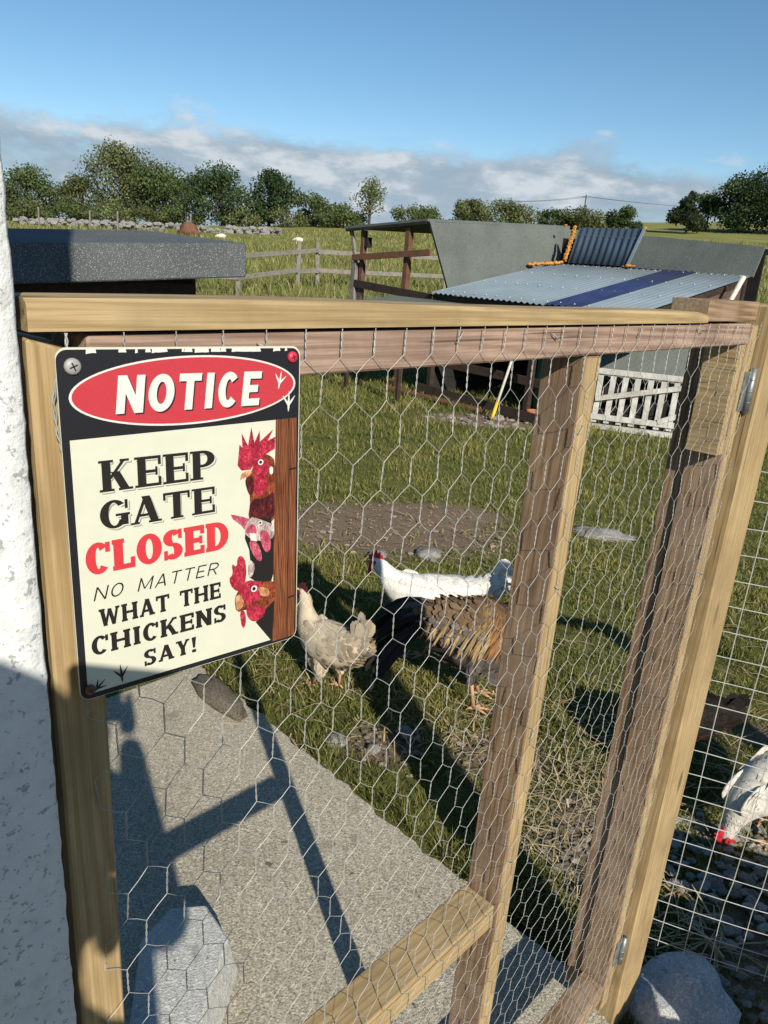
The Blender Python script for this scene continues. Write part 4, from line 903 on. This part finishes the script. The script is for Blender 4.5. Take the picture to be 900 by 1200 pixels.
def bird(label, loc, heading, spine, colf, s=1., legs=((.0, .045), (.02, -.045)), hip=.15, tail=None, tailcol=(.5, .5, .5), comb=1., seed=0, nf=900, fl=.04, turn=None, wing=True, combm=None, legm=None, saddle=None):
    t = empty('rooster' if saddle else 'hen', loc, RAD(90 - heading)); tag(t, label, 'rooster' if saddle else 'hen', 'hens in the run'); t.scale = (s, s, s)
    rr = random.Random(seed); n, m = 34, 20
    P = catmull(spine, n)       # columns x, z, half width, half height, (y)
    Y = P[:, 4] if P.shape[1] > 4 else np.zeros(n)
    rings = []
    for i in range(n):
        tg = P[min(i + 1, n - 1)] - P[max(i - 1, 0)]; tv = Vector((tg[0], (tg[4] if len(tg) > 4 else 0), tg[1])).normalized()
        sd = Vector((0, 1, 0)); sd = (sd - tv * sd.dot(tv)).normalized(); up = tv.cross(sd) * -1
        if up.z < 0 and abs(tv.z) < .8: up = -up
        if i and up.dot(rings[-1][3]) < 0: up = -up
        rings.append((Vector((P[i, 0], Y[i], P[i, 1])), tv, sd, up, max(.004, P[i, 2]), max(.004, P[i, 3])))
    def surf(i, a):
        c, tv, sd, up, hw, hh = rings[i]; q = c + sd * (math.cos(a) * hw) + up * (math.sin(a) * hh); nn = (sd * (math.cos(a) / hw) + up * (math.sin(a) / hh)).normalized(); return q, nn
    g = Geo(); V = []; F = []; cc = []
    for i in range(n):
        for k in range(m):
            a = 2 * math.pi * k / m; q, nn = surf(i, a); V.append(q + nn * .003 * noise.noise(q * 40)); cc.append(colf(i / (n - 1), a, q))
    for i in range(n - 1):
        for k in range(m): k2 = (k + 1) % m; F.append((i * m + k, i * m + k2, (i + 1) * m + k2, (i + 1) * m + k))
    F.append(tuple(range(m))[::-1]); F.append(tuple((n - 1) * m + k for k in range(m)))
    g.add(V, F); g.c = cc; g.build('body', M['feather'], t, True, True)
    # plumage: small overlapping feathers over the body
    g = Geo()
    for k in range(nf):
        i = min(n - 5, max(1, int(rr.random() ** .9 * (n - 5)))); a = rr.uniform(0, 2 * math.pi); q, nn = surf(i, a); tv = rings[i][1]
        f = i / (n - 1); c = colf(f, a, q); v = rr.uniform(.9, 1.08) if not saddle else rr.uniform(.75, 1.2); L = fl * rr.uniform(.7, 1.2) * (1 if f < .62 else .6)
        Vq, Fq = feather_card(q + nn * .001, -tv + Vector((0, rr.uniform(-.15, .15), rr.uniform(-.25, .05))), nn, L, L * .55, .035); g.add(Vq, Fq, 0, tuple(min(1, x * v) for x in c))
    if saddle:
        for k in range(saddle[0]):
            f = rr.uniform(*saddle[1]); i = int(f * (n - 1)); a = rr.uniform(.15, 1.35); sgn = rr.choice((0, math.pi)); q, nn = surf(i, sgn + (a if sgn == 0 else -a) if rr.random() < .9 else math.pi / 2)
            L = rr.uniform(.035, .085); Vq, Fq = feather_card(q + nn * .012 * rr.random(), Vector((-.40 + rr.uniform(-.15, .15), .12 * (1 if nn.y > 0 else -1), -.8)), nn, L, .0055, .05, .1); v = rr.uniform(.6, 1.25); b = saddle[2] if f < saddle[3] else saddle[4]
            g.add(Vq, Fq, 0, tuple(x * v for x in b))
    tag(g.build('plumage', M['feather'], t, False, True), kind='stuff')
    # wings
    if wing:
        for sg in (-1, 1):
            i0 = int(n * .50); c, tv, sd, up, hw, hh = rings[i0]; g = Geo(); bk = -tv
            o = c + sd * (sg * hw * .72) + up * hh * .10 + bk * .075; bm = bmesh.new(); bmesh.ops.create_icosphere(bm, subdivisions=3, radius=1); V = []
            for v in bm.verts:
                x, y, z = v.co; taper = 1 - .45 * max(0, x); V.append(o + bk * (x * .105) + sd * (y * .015 * sg * 1.0) + up * (z * .062 * taper - .03 * x))
            F = [tuple(v.index for v in f.verts) for f in bm.faces]; bm.free(); col = colf(.42, 0 if sg > 0 else math.pi, o); g.add(V, F, 0, col)
            for k in range(70):
                x = rr.uniform(-.9, .75); z = rr.uniform(-.85, .85) * math.sqrt(max(0, 1 - x * x)); y = math.sqrt(max(0, 1 - x * x - z * z)); q = o + bk * (x * .105) + sd * (y * .015 * sg) + up * (z * .062 - .03 * x)
                L = .045 if x < .0 else .085; Vq, Fq = feather_card(q, bk + up * -.12, sd * sg, L, .020, .06); v = rr.uniform(.8, 1.15); g.add(Vq, Fq, 0, tuple(min(1, w_ * v) for w_ in col))
            g.build('wing', M['feather'], t, False, True)
    # tail: (count, length, up angle range, spread, width, droop)
    if tail:
        g = Geo(); cnt, TL, e0, e1, spr, tw, dr = tail; c, tv, sd, up, hw, hh = rings[1]
        for k in range(cnt):
            u = k / (cnt - 1); el = RAD(e0 + (e1 - e0) * abs(1 - 2 * u) if False else rr.uniform(e0, e1)); yaw = RAD(rr.uniform(-spr, spr)); L = TL * rr.uniform(.75, 1.1)
            d = Vector((-math.cos(el) * math.cos(yaw), math.sin(yaw) * math.cos(el), math.sin(el))); st = c + tv * .05 + Vector((0, rr.uniform(-.02, .02), rr.uniform(-.02, .02)))
            sv_ = d.cross(Vector((rr.uniform(-.25, .25), 1, rr.uniform(-.2, .2)))).normalized()
            V = []; 
            for j in range(7):
                q = j / 6; p = st + d * (L * q) - Vector((0, 0, dr * L * q * q)); w_ = tw * (.45 + 1.1 * q) * (1 if j < 5 else (.85 if j == 5 else .3)) * .5
                V += [p - sv_ * w_, p + sv_ * w_]
            v = rr.uniform(.75, 1.15) if not saddle else rr.choice((.6, .8, 1, 1.5, 4.5)); g.add(V, [(2 * j, 2 * j + 1, 2 * j + 3, 2 * j + 2) for j in range(6)], 0, tuple(min(1, x * v) for x in tailcol))  # a few lighter rooster tail feathers carry the glossy highlight in their colour
        g.build('tail', M['feather'], t, False, True)
    # legs
    lm = legm or LEGM
    for (fx, fy) in legs:
        g = Geo(); hx = -.01 + fx * .4; hp = Vector((hx, fy * .9, hip)); kn = Vector((hx - .012, fy, hip * .52 + .02)); an = Vector((fx, fy, .012))
        g.tube([kn, kn.lerp(an, .5), an], [.0085, .0065, .0075], 7)
        for a, L in ((-34, .055), (2, .066), (36, .055), (178, .028)):
            d = Vector((math.cos(RAD(a)), math.sin(RAD(a)), 0)); g.tube([an, an + d * L * .5 + Vector((0, 0, .001)), an + d * L + Vector((0, 0, -.007))], [.0065, .0052, .0025], 6)
        lg = g.build('leg', lm, t, True)
        g = Geo(); col = colf(.45, 4.7, hp); g.tube([hp + Vector((0, 0, .045)), hp.lerp(kn, .25), hp.lerp(kn, .7), kn + Vector((0, 0, -.006))], [.034, .036, .024, .010], 9, 0, col)
        for k in range(46):
            q = rr.random(); p = hp.lerp(kn, q); a = rr.uniform(0, 6.28); nn = Vector((math.cos(a), math.sin(a), 0)); Vq, Fq = feather_card(p + nn * (.035 * (1 - q) + .008), Vector((-.1, 0, -1)), nn, .035, .016, .15); v = rr.uniform(.8, 1.15); g.add(Vq, Fq, 0, tuple(min(1, x * v) for x in col))
        g.build('thigh', M['feather'], t, True, True)
    # head gear: placed on the last rings
    c, tv, sd, up, hw, hh = rings[n - 4]; hd = empty('head_pivot') if False else None
    fw_ = tv; upv = Vector((0, 0, 1)) if abs(tv.z) < .75 else up
    if turn: fw_ = Vector(turn[0]).normalized(); upv = Vector(turn[1]).normalized()
    upv = (upv - fw_ * upv.dot(fw_)).normalized(); sd = fw_.cross(upv)
    tip = c + fw_ * .022
    g = Geo(); g.tube([tip - fw_ * .004, tip + fw_ * .010 - upv * .001, tip + fw_ * .024 - upv * .006], [.0085, .0065, .0012], 8); g.build('beak', BEAKM, t, True)
    prof = [(-.034, .0), (-.030, .022), (-.022, .020), (-.016, .036), (-.008, .024), (.0, .042), (.007, .025), (.014, .034), (.020, .018), (.028, .016), (.026, 0)]
    g = Geo(); base = c + upv * (hh * .75); V = []; k = len(prof)
    for sgn in (-1, 1):
        for (x, z) in prof: V.append(base + fw_ * x + upv * (z * comb * 1.1 - .004) + sd * (.0038 * sgn * (1 - z * 12)))
    F = [tuple(range(k)), tuple(range(k, 2 * k))[::-1]] + [(i, (i + 1) % k, k + (i + 1) % k, k + i) for i in range(k)]; g.add(V, F); g.build('comb', combm or SKIN_RED, t)
    for sgn in (-1, 1):
        V, F = blob((0, 0, 0), 1, (1, 1, 1), 2, .1, 2); q = c + fw_ * .012 - upv * (hh * .9 + .012 * comb) + sd * (.009 * sgn); g = Geo(); g.add([q + fw_ * v.x * .010 * comb + sd * v.y * .005 + upv * v.z * .020 * comb for v in V], F); g.build('wattle', combm or SKIN_RED, t, True)
        q = c + fw_ * .006 + sd * (sgn * (hw * .93)) + upv * .003; V, F = blob((0, 0, 0), 1, (1, 1, 1), 2, .06, 5); g = Geo(); g.add([q + fw_ * (v.x * .017 - .002) + sd * v.y * .004 + upv * v.z * .013 for v in V], F); fc = g.build('face_skin', combm or SKIN_RED, t, True)
        g = Geo(); g.add([q + sd * (sgn * .0035) + fw_ * (v.x * .0042) + sd * v.y * .003 + upv * v.z * .0042 for v in V], F); g.build('eye', EYEM, fc, True)
    return t
def plain(c, sh=.0):
    return lambda f, a, q: tuple(x * (1 - sh * (f < .2)) for x in c)
STAND = [(-.215, .300, .010, .020), (-.185, .285, .034, .045), (-.12, .250, .066, .074), (-.04, .222, .086, .096), (.05, .216, .084, .096), (.115, .240, .062, .074), (.148, .288, .040, .048), (.162, .335, .027, .032), (.170, .368, .024, .027), (.188, .384, .020, .022), (.204, .384, .010, .012)]
# cream hen walking off to the left, tail up
cream = (.54, .455, .335)
bird('cream buff hen nearest the sign, seen from behind with tail raised', (-.155, 2.30, 0), -48, STAND, plain(cream), .82, ((.05, .045), (-.03, -.04)), .16, (18, .13, 58, 98, 12, .036, -.05), (.56, .475, .36), .95, 3, combm=DKCOMB)
# white hen stretched out, facing left
LONG = [(-.27, .365, .012, .024), (-.225, .335, .034, .046), (-.15, .280, .066, .078), (-.05, .250, .090, .104), (.06, .250, .090, .104), (.135, .282, .064, .076), (.185, .318, .042, .050), (.214, .350, .031, .036), (.236, .372, .027, .029), (.256, .382, .021, .022), (.272, .379, .010, .012)]
white = (.72, .705, .66)
bird('white hen stretching its neck, facing left behind the rooster', (.222, 2.60, 0), -86, LONG, plain(white), .95, ((.03, .04), (-.03, -.04)), .16, (18, .105, 30, 62, 14, .05, .0), (.74, .73, .69), 1.0, 5)
# rooster
def rcol(f, a, q):
    if f > .66: return (.26, .22, .16) if int(f * 60 + a * 3) % 2 else (.09, .075, .06)
    if f > .54 and math.sin(a) > .0: return (.27, .13, .05)
    if math.sin(a) > .45 and f < .5: return (.13, .085, .05)
    v = .5 + .5 * noise.noise(q * 60); return (.06 + .10 * v, .05 + .085 * v, .045 + .075 * v)
ROO = [(-.20, .335, .012, .022), (-.165, .335, .042, .055), (-.10, .305, .078, .098), (-.02, .275, .102, .132), (.07, .275, .102, .130), (.14, .315, .080, .098), (.175, .385, .052, .060), (.19, .445, .036, .042), (.198, .49, .028, .031), (.214, .508, .023, .024), (.230, .506, .011, .013)]
bird('dark rooster with golden hanging saddle feathers, front hidden by the gate stile', (.355, 2.27, 0), 86, ROO, rcol, 1.0, ((.035, .05), (.0, -.05)), .22, (26, .24, -25, 40, 18, .03, .62), (.022, .022, .024), 1.3, 8, 900, saddle=(1900, (.10, .62), (.33, .225, .11), .36, (.27, .135, .055)))
# white hen pecking at the right edge
PECK = [(-.22, .275, .012, .022), (-.185, .268, .036, .045), (-.12, .250, .068, .076), (-.03, .232, .090, .098), (.06, .205, .086, .094), (.125, .160, .060, .066), (.150, .115, .038, .044), (.160, .080, .027, .030), (.166, .056, .023, .025), (.172, .036, .018, .019), (.176, .024, .010, .011)]
bird('white hen pecking the ground at the right edge beyond the square mesh', (1.13, 1.715, 0), -112, PECK, plain((.60, .565, .50)), .82, ((.03, .045), (-.03, -.045)), .15, (14, .13, 20, 60, 16, .036, 0), (.72, .70, .66), 1.15, 12, 900, turn=((.4, 0, -.9), (.9, 0, .4)))
# black brown hen mostly behind the gate post
bird('blackish brown hen mostly hidden behind the thick gate post', (.945, 1.99, 0), -88, PECK, lambda f, a, q: (.016, .012, .010) if math.sin(a) > -.35 else (.05, .028, .02), .80, ((.03, .045), (-.03, -.045)), .15, (12, .11, 25, 60, 14, .034, 0), (.014, .011, .009), .6, 15, combm=DKCOMB, turn=((.4, 0, -.9), (.9, 0, .4)))

# ------------------------------------------------------------------ square mesh fence right of the gate post
def build_mesh_fence():
    A = GP + GU * 1.118 + GN * .05; d = Vector((.948, -.317, 0)); t = empty('mesh_fence', (A.x, A.y, 0), math.atan2(d.y, d.x)); tag(t, 'square welded wire mesh fence running right from the thick gate post', 'fence')
    g = Geo(); sp = .05
    def wv(x, z): return (x + .004 * noise.noise((x * 5, z * 5, 2)) + (.02 * noise.noise((x * 2, z * 2, 8)) if z < .35 else 0) * .5, .012 * noise.noise((x * 3, z * 3, 1)), z + .004 * noise.noise((x * 6, z * 6, 5)) + .012 * noise.noise((x * 2.3, z * 2, 15)))
    zb, zt = .17, 1.38; nx, nz = 28, 25
    for i in range(nx): x = -.01 + i * sp; g.tube([wv(x, zb - rnd.uniform(.005, .02) + (zt - zb) * k / 24) for k in range(25)], .00085, 5)
    for j in range(nz): z = zb + j * sp; g.tube([wv(-.015 + (1.4) * k / 28, z) for k in range(29)], .00085, 5)
    tag(g.build('wire_grid', M['mesh'], t), kind='stuff')
    beam('end_post', (1.42, .02, -.1), (1.42, .02, 1.42), .08, .08, M['new_z'], t, .003); beam('top_rail', (.46, .03, 1.385), (1.38, .03, 1.385), .04, .05, M['new_x'], t, .002)
    beam('shade_board', (.46, .035, .33), (1.38, .035, .33), .022, .19, M['old_x'], t, .002)  # unseen board, added and sized for the band of shade it casts
build_mesh_fence()

# ------------------------------------------------------------------ stones and block on the ground
def build_stones():
    # pale kerb block lying on the concrete as a door stop
    top = [(-.424, 1.126), (-.389, 1.208), (-.318, 1.222), (-.252, 1.145), (-.266, .90), (-.375, .90)]
    bm = bmesh.new(); cx, cy = -.335, 1.06
    tv = [bm.verts.new((x, y, .128)) for x, y in top]; bv = [bm.verts.new((cx + (x - cx) * 1.18 + .006, cy + (y - cy) * 1.06, SLZ - .003)) for x, y in top]
    bm.faces.new(tv); n = len(top); bm.faces.new(bv[::-1])
    for i in range(n): bm.faces.new((tv[i], bv[i], bv[(i + 1) % n], tv[(i + 1) % n]))
    bmesh.ops.recalc_face_normals(bm, faces=bm.faces); bmesh.ops.bevel(bm, geom=list(bm.edges), offset=.004, segments=1, affect='EDGES')
    o = from_bm('kerb_block', bm, M['block']); tag(o, 'pale concrete kerb block lying on the path below the sign', 'block')
    def rock(name, lab, c, r, sq, sd, mat, rz=0., rough=.45, grp=None):
        V, F = blob((0, 0, 0), r, sq, 3, rough, sd); o = pyd(name, V, F, mat, None, True); o.location = c; o.rotation_euler = (0, 0, rz); tag(o, lab, 'stone', grp); return o
    brown = concrete('brown_flat_stone', (.10, .085, .065), (.16, .135, .10), (.22, .19, .15), 5)
    rock('flat_stone', 'flat brown stone on the edge of the concrete path just below the sign', (-.50, 2.125, .045), .15, (1.0, .34, .22), 3, brown, RAD(-47), .25)
    rock('whitewashed_stone', 'large whitewashed grey stone in shade at the foot of the gate post', (.715, 1.185, -.02), .105, (1.25, 1.0, .75), 8, M['pstone'], .5, .35)
    rock('pale_stone', 'flat pale grey stone lying in the grass between the stiles', (1.30, 4.17, .005), .17, (1.15, .45, .17), 5, M['stone'], -.2, .6)
    for i, (x, y, r, lab) in enumerate(((-.10, 1.985, .032, 'pale stone beside the path edge below the cream hen'), (.02, 1.96, .022, 'smaller pale stone just right of the stone by the path'), (.12, 2.06, .028, 'rounded stone in the soil left of the rooster feet'), (.46, 2.02, .038, 'flat brownish stone below the rooster feet'), (-.02, 3.55, .05, 'greyish stone on the bare soil behind the white hen'), (.25, 3.62, .06, 'largest stone on the bare soil above the white hen'))):
        rock('small_stone', lab, (x, y, r * .25), r, (1.2, .9, .6), 20 + i, M['stone'], i * 1.1, .4, 'stones lying in the run')
build_stones()
def scatter_pebbles():
    g = Geo(); r = random.Random(5)
    def patch(n, cx, cy, a, b, s0, s1, tone):
        for i in range(n):
            q = math.sqrt(r.random()); an = r.uniform(0, 6.28); x, y = cx + math.cos(an) * a * q, cy + math.sin(an) * b * q
            if in_poly(np.array([x]), np.array([y]), SLAB)[0]: continue
            s = r.uniform(s0, s1); v = r.uniform(.6, 1.35); V, F = blob((x, y, s * .22), s, (1.2, .9, .6), 1, .6, i); g.add(V, F, 0, tuple(t * v for t in tone))
    patch(520, 1.25, 1.35, .45, .42, .007, .018, (.24, .23, .21)); patch(160, .95, 1.62, .22, .16, .007, .017, (.25, .24, .22)); patch(420, 0, 4.0, .85, .45, .003, .009, (.22, .165, .12)); patch(22, 0, 3.9, .7, .35, .010, .020, (.24, .20, .155)); patch(70, .4, 2.0, .5, .12, .004, .011, (.22, .185, .14)); patch(150, .62, 1.6, .2, .2, .005, .013, (.20, .17, .14)); patch(120, 1.0, 7.4, .7, .3, .01, .03, (.22, .19, .17)); patch(80, .1, 1.95, .45, .10, .004, .012, (.24, .20, .16)); patch(120, .80, 1.18, .2, .12, .006, .015, (.24, .23, .21))
    o = g.build('gravel', M['pebble'], None, False, True); tag(o, 'grey gravel and grit scattered over the bare patches of the run', 'gravel', kind='stuff')
scatter_pebbles()

# ------------------------------------------------------------------ grass, straw
def blades(name, X, Y, Z, hgt, wid, lean, col, mat):
    n = len(X); az = rng.uniform(0, 2 * np.pi, n); fa = rng.uniform(0, 2 * np.pi, n); l = lean * rng.uniform(.2, 1.3, n) * hgt
    p = np.stack([X, Y, Z], 1); d = np.stack([np.cos(az), np.sin(az), 0 * az], 1); s = np.stack([np.cos(fa), np.sin(fa), 0 * fa], 1) * (wid / 2)[:, None]; up = np.array([0, 0, 1.])
    m = p + d * (l * .35)[:, None] + up * (hgt * .58)[:, None]; t = p + d * l[:, None] + up * (hgt * np.sqrt(np.clip(1 - (lean * .55) ** 2, .2, 1)))[:, None]
    V = np.stack([p - s, p + s, m + s * .8, m - s * .8, t], 1)
    n_ = len(V); me = bpy.data.meshes.new(name); me.vertices.add(n_ * 5); me.vertices.foreach_set('co', V.astype(np.float32).ravel())
    b = np.arange(n_)[:, None] * 5; idx = (b + np.array([0, 1, 2, 0, 2, 3, 3, 2, 4])[None]).ravel(); me.loops.add(len(idx)); me.loops.foreach_set('vertex_index', idx.astype(np.int32))
    me.polygons.add(n_ * 3); me.polygons.foreach_set('loop_start', (np.arange(n_ * 3) * 3).astype(np.int32)); me.update(calc_edges=True)
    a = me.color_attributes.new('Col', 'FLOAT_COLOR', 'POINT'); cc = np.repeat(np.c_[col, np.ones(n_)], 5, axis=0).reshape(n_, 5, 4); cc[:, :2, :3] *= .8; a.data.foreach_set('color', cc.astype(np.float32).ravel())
    return link(name, me, mat)
def patchy(x, y, s, k=0.):
    return np.array([noise.noise((a * s, b * s, k)) for a, b in zip(x, y)])
def build_grass():
    def sector(n, y0, y1, k=1.0, pad=.25):      # spread over the view wedge and a margin around it
        y = np.exp(rng.uniform(np.log(y0), np.log(y1), n)); x = rng.uniform(-.62, .74, n) * y * 1.0 + rng.uniform(-pad, pad, n); return x, y
    def cols(n, pt):
        g0 = np.array([.125, .150, .032]); g1 = np.array([.25, .24, .068]); g2 = np.array([.33, .28, .13]); q = np.clip(rng.random(n) * .6 + .1 + pt * .95, 0, 1)[:, None]
        c = g0 * (1 - q) + g1 * q; dry = rng.random(n) < .07 + .10 * np.clip(pt, 0, 1); c[dry] = g2; return c * rng.uniform(.75, 1.25, n)[:, None]
    # short grass of the run
    x, y = sector(235000, 1.12, 9.5); pt = patchy(x, y, 2.3); pt2 = patchy(x, y, 7., 3)
    keep = ~in_poly(x, y, [(.49, 1.235), (-.60, 2.345), (-2.2, .77), (-1.6, -1.6), (1.4, -1.6), (1.2, .15), (.80, .60)]) & (rng.random(len(x)) > bare(x, y) * .96) & (pt2 * .6 + pt * .3 + rng.random(len(x)) * .9 > .12)
    x, y, pt, pt2 = x[keep], y[keep], pt[keep], pt2[keep]; n = len(x)
    h = (.012 + .004 * y * .5 + .028 * np.clip(pt2 + .15, 0, 1) + .02 * np.clip(pt, 0, 1)) * rng.uniform(.6, 1.5, n); h *= 1 + .9 * ss(5, 8, y)
    wd_ = (.0016 + .00085 * y) * rng.uniform(.7, 1.3, n)
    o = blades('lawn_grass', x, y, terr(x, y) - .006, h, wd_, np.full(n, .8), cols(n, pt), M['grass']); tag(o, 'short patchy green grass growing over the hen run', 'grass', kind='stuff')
    # rank tufts along the concrete edge and among the stones
    t = rng.random(2600); e = rng.exponential(.035, 2600); x = .47 - 1.09 * t + .713 * e + .02; y = 1.225 + 1.11 * t + .70 * e + .02; m = patchy(x, y, 9., 7) > -.05; x, y = x[m], y[m]; n = len(x)
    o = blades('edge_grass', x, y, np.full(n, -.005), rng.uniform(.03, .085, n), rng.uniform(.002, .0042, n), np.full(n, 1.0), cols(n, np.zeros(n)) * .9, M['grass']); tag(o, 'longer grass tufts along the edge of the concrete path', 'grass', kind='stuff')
    # taller hay meadow beyond
    y = rng.uniform(0, 1, 95000) ** 1.6 * 62 + 9.5; x = rng.uniform(-.62, .74, len(y)) * y; pt = patchy(x, y, .35); n = len(x)
    hc = np.where((rng.random(n) < .35)[:, None], np.array([[.31, .275, .115]]), np.array([[.165, .19, .05]])) * rng.uniform(.7, 1.25, n)[:, None] * (1 + .25 * pt)[:, None]
    o = blades('meadow_grass', x, y, terr(x, y) - .03, (.16 + .22 * np.clip(pt + .4, 0, 1)) * rng.uniform(.6, 1.4, n) * (.45 + .55 * ss(9, 15, y)), (.006 + .0010 * y) * rng.uniform(.7, 1.3, n), np.full(n, .6), hc, M['grass']); tag(o, 'tall rough meadow grass in the field behind the coop', 'grass', kind='stuff')
build_grass()
def build_straw():
    r = random.Random(9); g = Geo()
    def lay(n, cx, cy, a, b, l0, l1, w_=.0016, slab=False):
        for i in range(n):
            q = math.sqrt(r.random()); an = r.uniform(0, 6.28); x, y = cx + math.cos(an) * a * q, cy + math.sin(an) * b * q
            on = bool(in_poly(np.array([x]), np.array([y]), SLAB)[0])
            if on and not slab: continue
            z = (SLZ if on else .004) + r.uniform(.002, .022); L = r.uniform(l0, l1); d = r.uniform(0, 6.28); e = Vector((math.cos(d), math.sin(d), r.uniform(-.12, .2))) * L; s = Vector((-e.y, e.x, 0)).normalized() * w_ * r.uniform(.6, 1.5); p = Vector((x, y, z)); v = r.uniform(.6, 1.25); m = p + e * .5 + Vector((0, 0, r.uniform(0, .012)))
            g.add([p - s, p + s, m + s, m - s, p + e + s * .6, p + e - s * .6], [(0, 1, 2, 3), (3, 2, 4, 5)], 0, tuple(t * v for t in (.40, .31, .165)))
    lay(260, .60, 1.70, .2, .24, .03, .12); lay(260, .45, 2.1, .45, .25, .03, .10); lay(260, 1.2, 2.0, .5, .4, .03, .16); lay(180, 0, 2.2, .5, .3, .02, .09); lay(380, .9, 3.2, 1.4, 1.0, .03, .13, .002); lay(150, .72, 1.36, .16, .14, .04, .14); lay(200, .2, 4.2, 1.2, .6, .03, .12, .0025); lay(120, -.3, 2.4, .4, .25, .03, .10)
    o = g.build('straw', M['straw'], None, False, True); tag(o, 'loose dry straw stalks strewn over the grass by the gate', 'straw', kind='stuff')
build_straw()

# ------------------------------------------------------------------ the photographer, standing behind the phone; casts the shadow on the wall and sign
def build_person():
    t = empty('person', (.02, -.335, SLZ + .0)); tag(t, 'person in dark jacket and trousers holding a phone up at arm height, behind the viewpoint', 'person')
    skin = flat('skin', (.45, .27, .20), .55, .1, 60); cloth = flat('dark_jacket', (.03, .035, .05), .9, .3, 80)
    def skinmesh(name, verts, edges, rad, root, mat, sub=2, parent=t):
        me = bpy.data.meshes.new(name); bm = bmesh.new(); lay = bm.verts.layers.skin.verify(); vs = [bm.verts.new(v) for v in verts]
        for a, b in edges: bm.edges.new((vs[a], vs[b]))
        for i, v in enumerate(vs): v[lay].radius = (rad[i], rad[i]) if not isinstance(rad[i], tuple) else rad[i]; v[lay].use_root = (i == root)
        bm.to_mesh(me); bm.free(); o = link(name, me, mat, parent); o.modifiers.new('skin', 'SKIN').use_smooth_shade = True; s_ = o.modifiers.new('sub', 'SUBSURF'); s_.levels = sub; s_.render_levels = sub; return o
    # joints in metres above the path, facing the gate (+y)
    V = [(0, 0, .92), (0, .01, 1.10), (0, .02, 1.18), (0, .01, 1.26), (0, .03, 1.33), (0, .05, 1.40), (0, .06, 1.47),
         (-.18, .01, 1.22), (-.22, .07, 1.00), (-.08, .25, 1.29), (.17, .01, 1.22), (.185, .07, 1.00), (.075, .25, 1.29),
         (-.09, 0, .86), (-.11, .02, .48), (-.12, -.02, .08), (-.13, .12, .035), (.09, 0, .86), (.10, .03, .48), (.11, -.02, .08), (.13, .12, .035)]
    E = [(0, 1), (1, 2), (2, 3), (3, 4), (4, 5), (5, 6), (3, 7), (7, 8), (8, 9), (3, 10), (10, 11), (11, 12), (0, 13), (13, 14), (14, 15), (15, 16), (0, 17), (17, 18), (18, 19), (19, 20)]
    Rr = [(.17, .12), (.17, .12), (.175, .12), (.11, .09), (.06, .06), (.082, .095), (.07, .085), .075, .062, .036, .075, .062, .036, .10, .07, .05, .035, .10, .07, .05, .035]
    skinmesh('body', V, E, Rr, 0, cloth)
    # hands round the phone
    for sg, wr_ in ((-1, (-.08, .25, 1.29)), (1, (.075, .25, 1.29))):
        w0 = Vector(wr_); cxp = .012 + sg * .034; HV = [w0, w0.lerp(Vector((cxp + sg * .012, .312, 1.34)), .8)]; HE = [(0, 1)]; HR = [.028, (.028, .016)]
        for k in range(4):
            b0 = len(HV); bz = 1.318 + k * .017; HV += [Vector((cxp + sg * .020, .318, bz)), Vector((cxp + sg * .016, .334, bz + .004)), Vector((cxp - sg * .004, .334, bz + .004))]; HE += [(1, b0), (b0, b0 + 1), (b0 + 1, b0 + 2)]; HR += [.009, .0085, .007]
        b0 = len(HV); HV += [Vector((cxp + sg * .008, .304, 1.35)), Vector((cxp - sg * .010, .302, 1.37))]; HE += [(1, b0), (b0, b0 + 1)]; HR += [.010, .008]
        skinmesh('hand', HV, HE, HR, 0, skin, 1)
    g = Geo(); V, F = blob((0, .045, 1.500), .105, (.88, 1.05, .85), 3, .12, 4); g.add(V, F); g.build('hair', flat('brown_hair', (.05, .03, .02), .8, .5, 200), t, True)
    fc = Geo(); fc.add(*blob((0, .125, 1.410), .075, (.85, .62, 1.15), 3, .05, 2)); fc.tube([(0, .165, 1.435), (0, .192, 1.397), (0, .168, 1.390)], [.010, .014, .008], 7); f = fc.build('face', skin, t, True)
    for sg in (-1, 1): e = Geo(); e.add(*blob((.028 * sg, .168, 1.435), .011, (1, .6, .7), 2, 0, 1)); e.build('eye', EYEM, f, True); e = Geo(); e.add(*blob((.088 * sg, .06, 1.415), .03, (.35, .7, 1.1), 2, .1, 1)); e.build('ear', skin, f, True)
    e = Geo(); e.add(*blob((0, .167, 1.370), .022, (1, .3, .3), 2, 0, 1)); e.build('mouth', flat('lips', (.35, .13, .11), .5), f, True)
    p = box('phone', (-.004, -.014, 1.315), (.070, -.005, 1.466), flat('phone_case', (.02, .02, .022), .4), None, .003); p.location = (-.013, 0, 0); tag(p, 'black phone held upright by the person behind the viewpoint', 'phone')
build_person()

def build_shade_crate():  # unseen crate, added to shade the ground and stone by the gate post
    t = empty('shade_crate', (.80, .50, SLZ * 0), RAD(-4)); tag(t, 'unseen low slatted timber crate added right of the viewpoint to cast shade', 'crate')
    for x in (0, .68):
        for y in (0, .26): box('corner_post', (x, y, -.02), (x + .04, y + .04, .44), M['old_z'], t, .002)
    for i in range(3):
        z = .03 + i * .14
        box('slat', (-.01, .3005, z), (.73, .316, z + .134), M['old_x'], t, .002); box('slat', (-.01, -.016, z), (.73, -.0005, z + .134), M['old_x'], t, .002)
        box('end_slat', (-.012, .045, z), (-.0005, .26, z + .10), M['old_y'], t, .002); box('end_slat', (.7205, .045, z), (.732, .26, z + .10), M['old_y'], t, .002)
build_shade_crate()
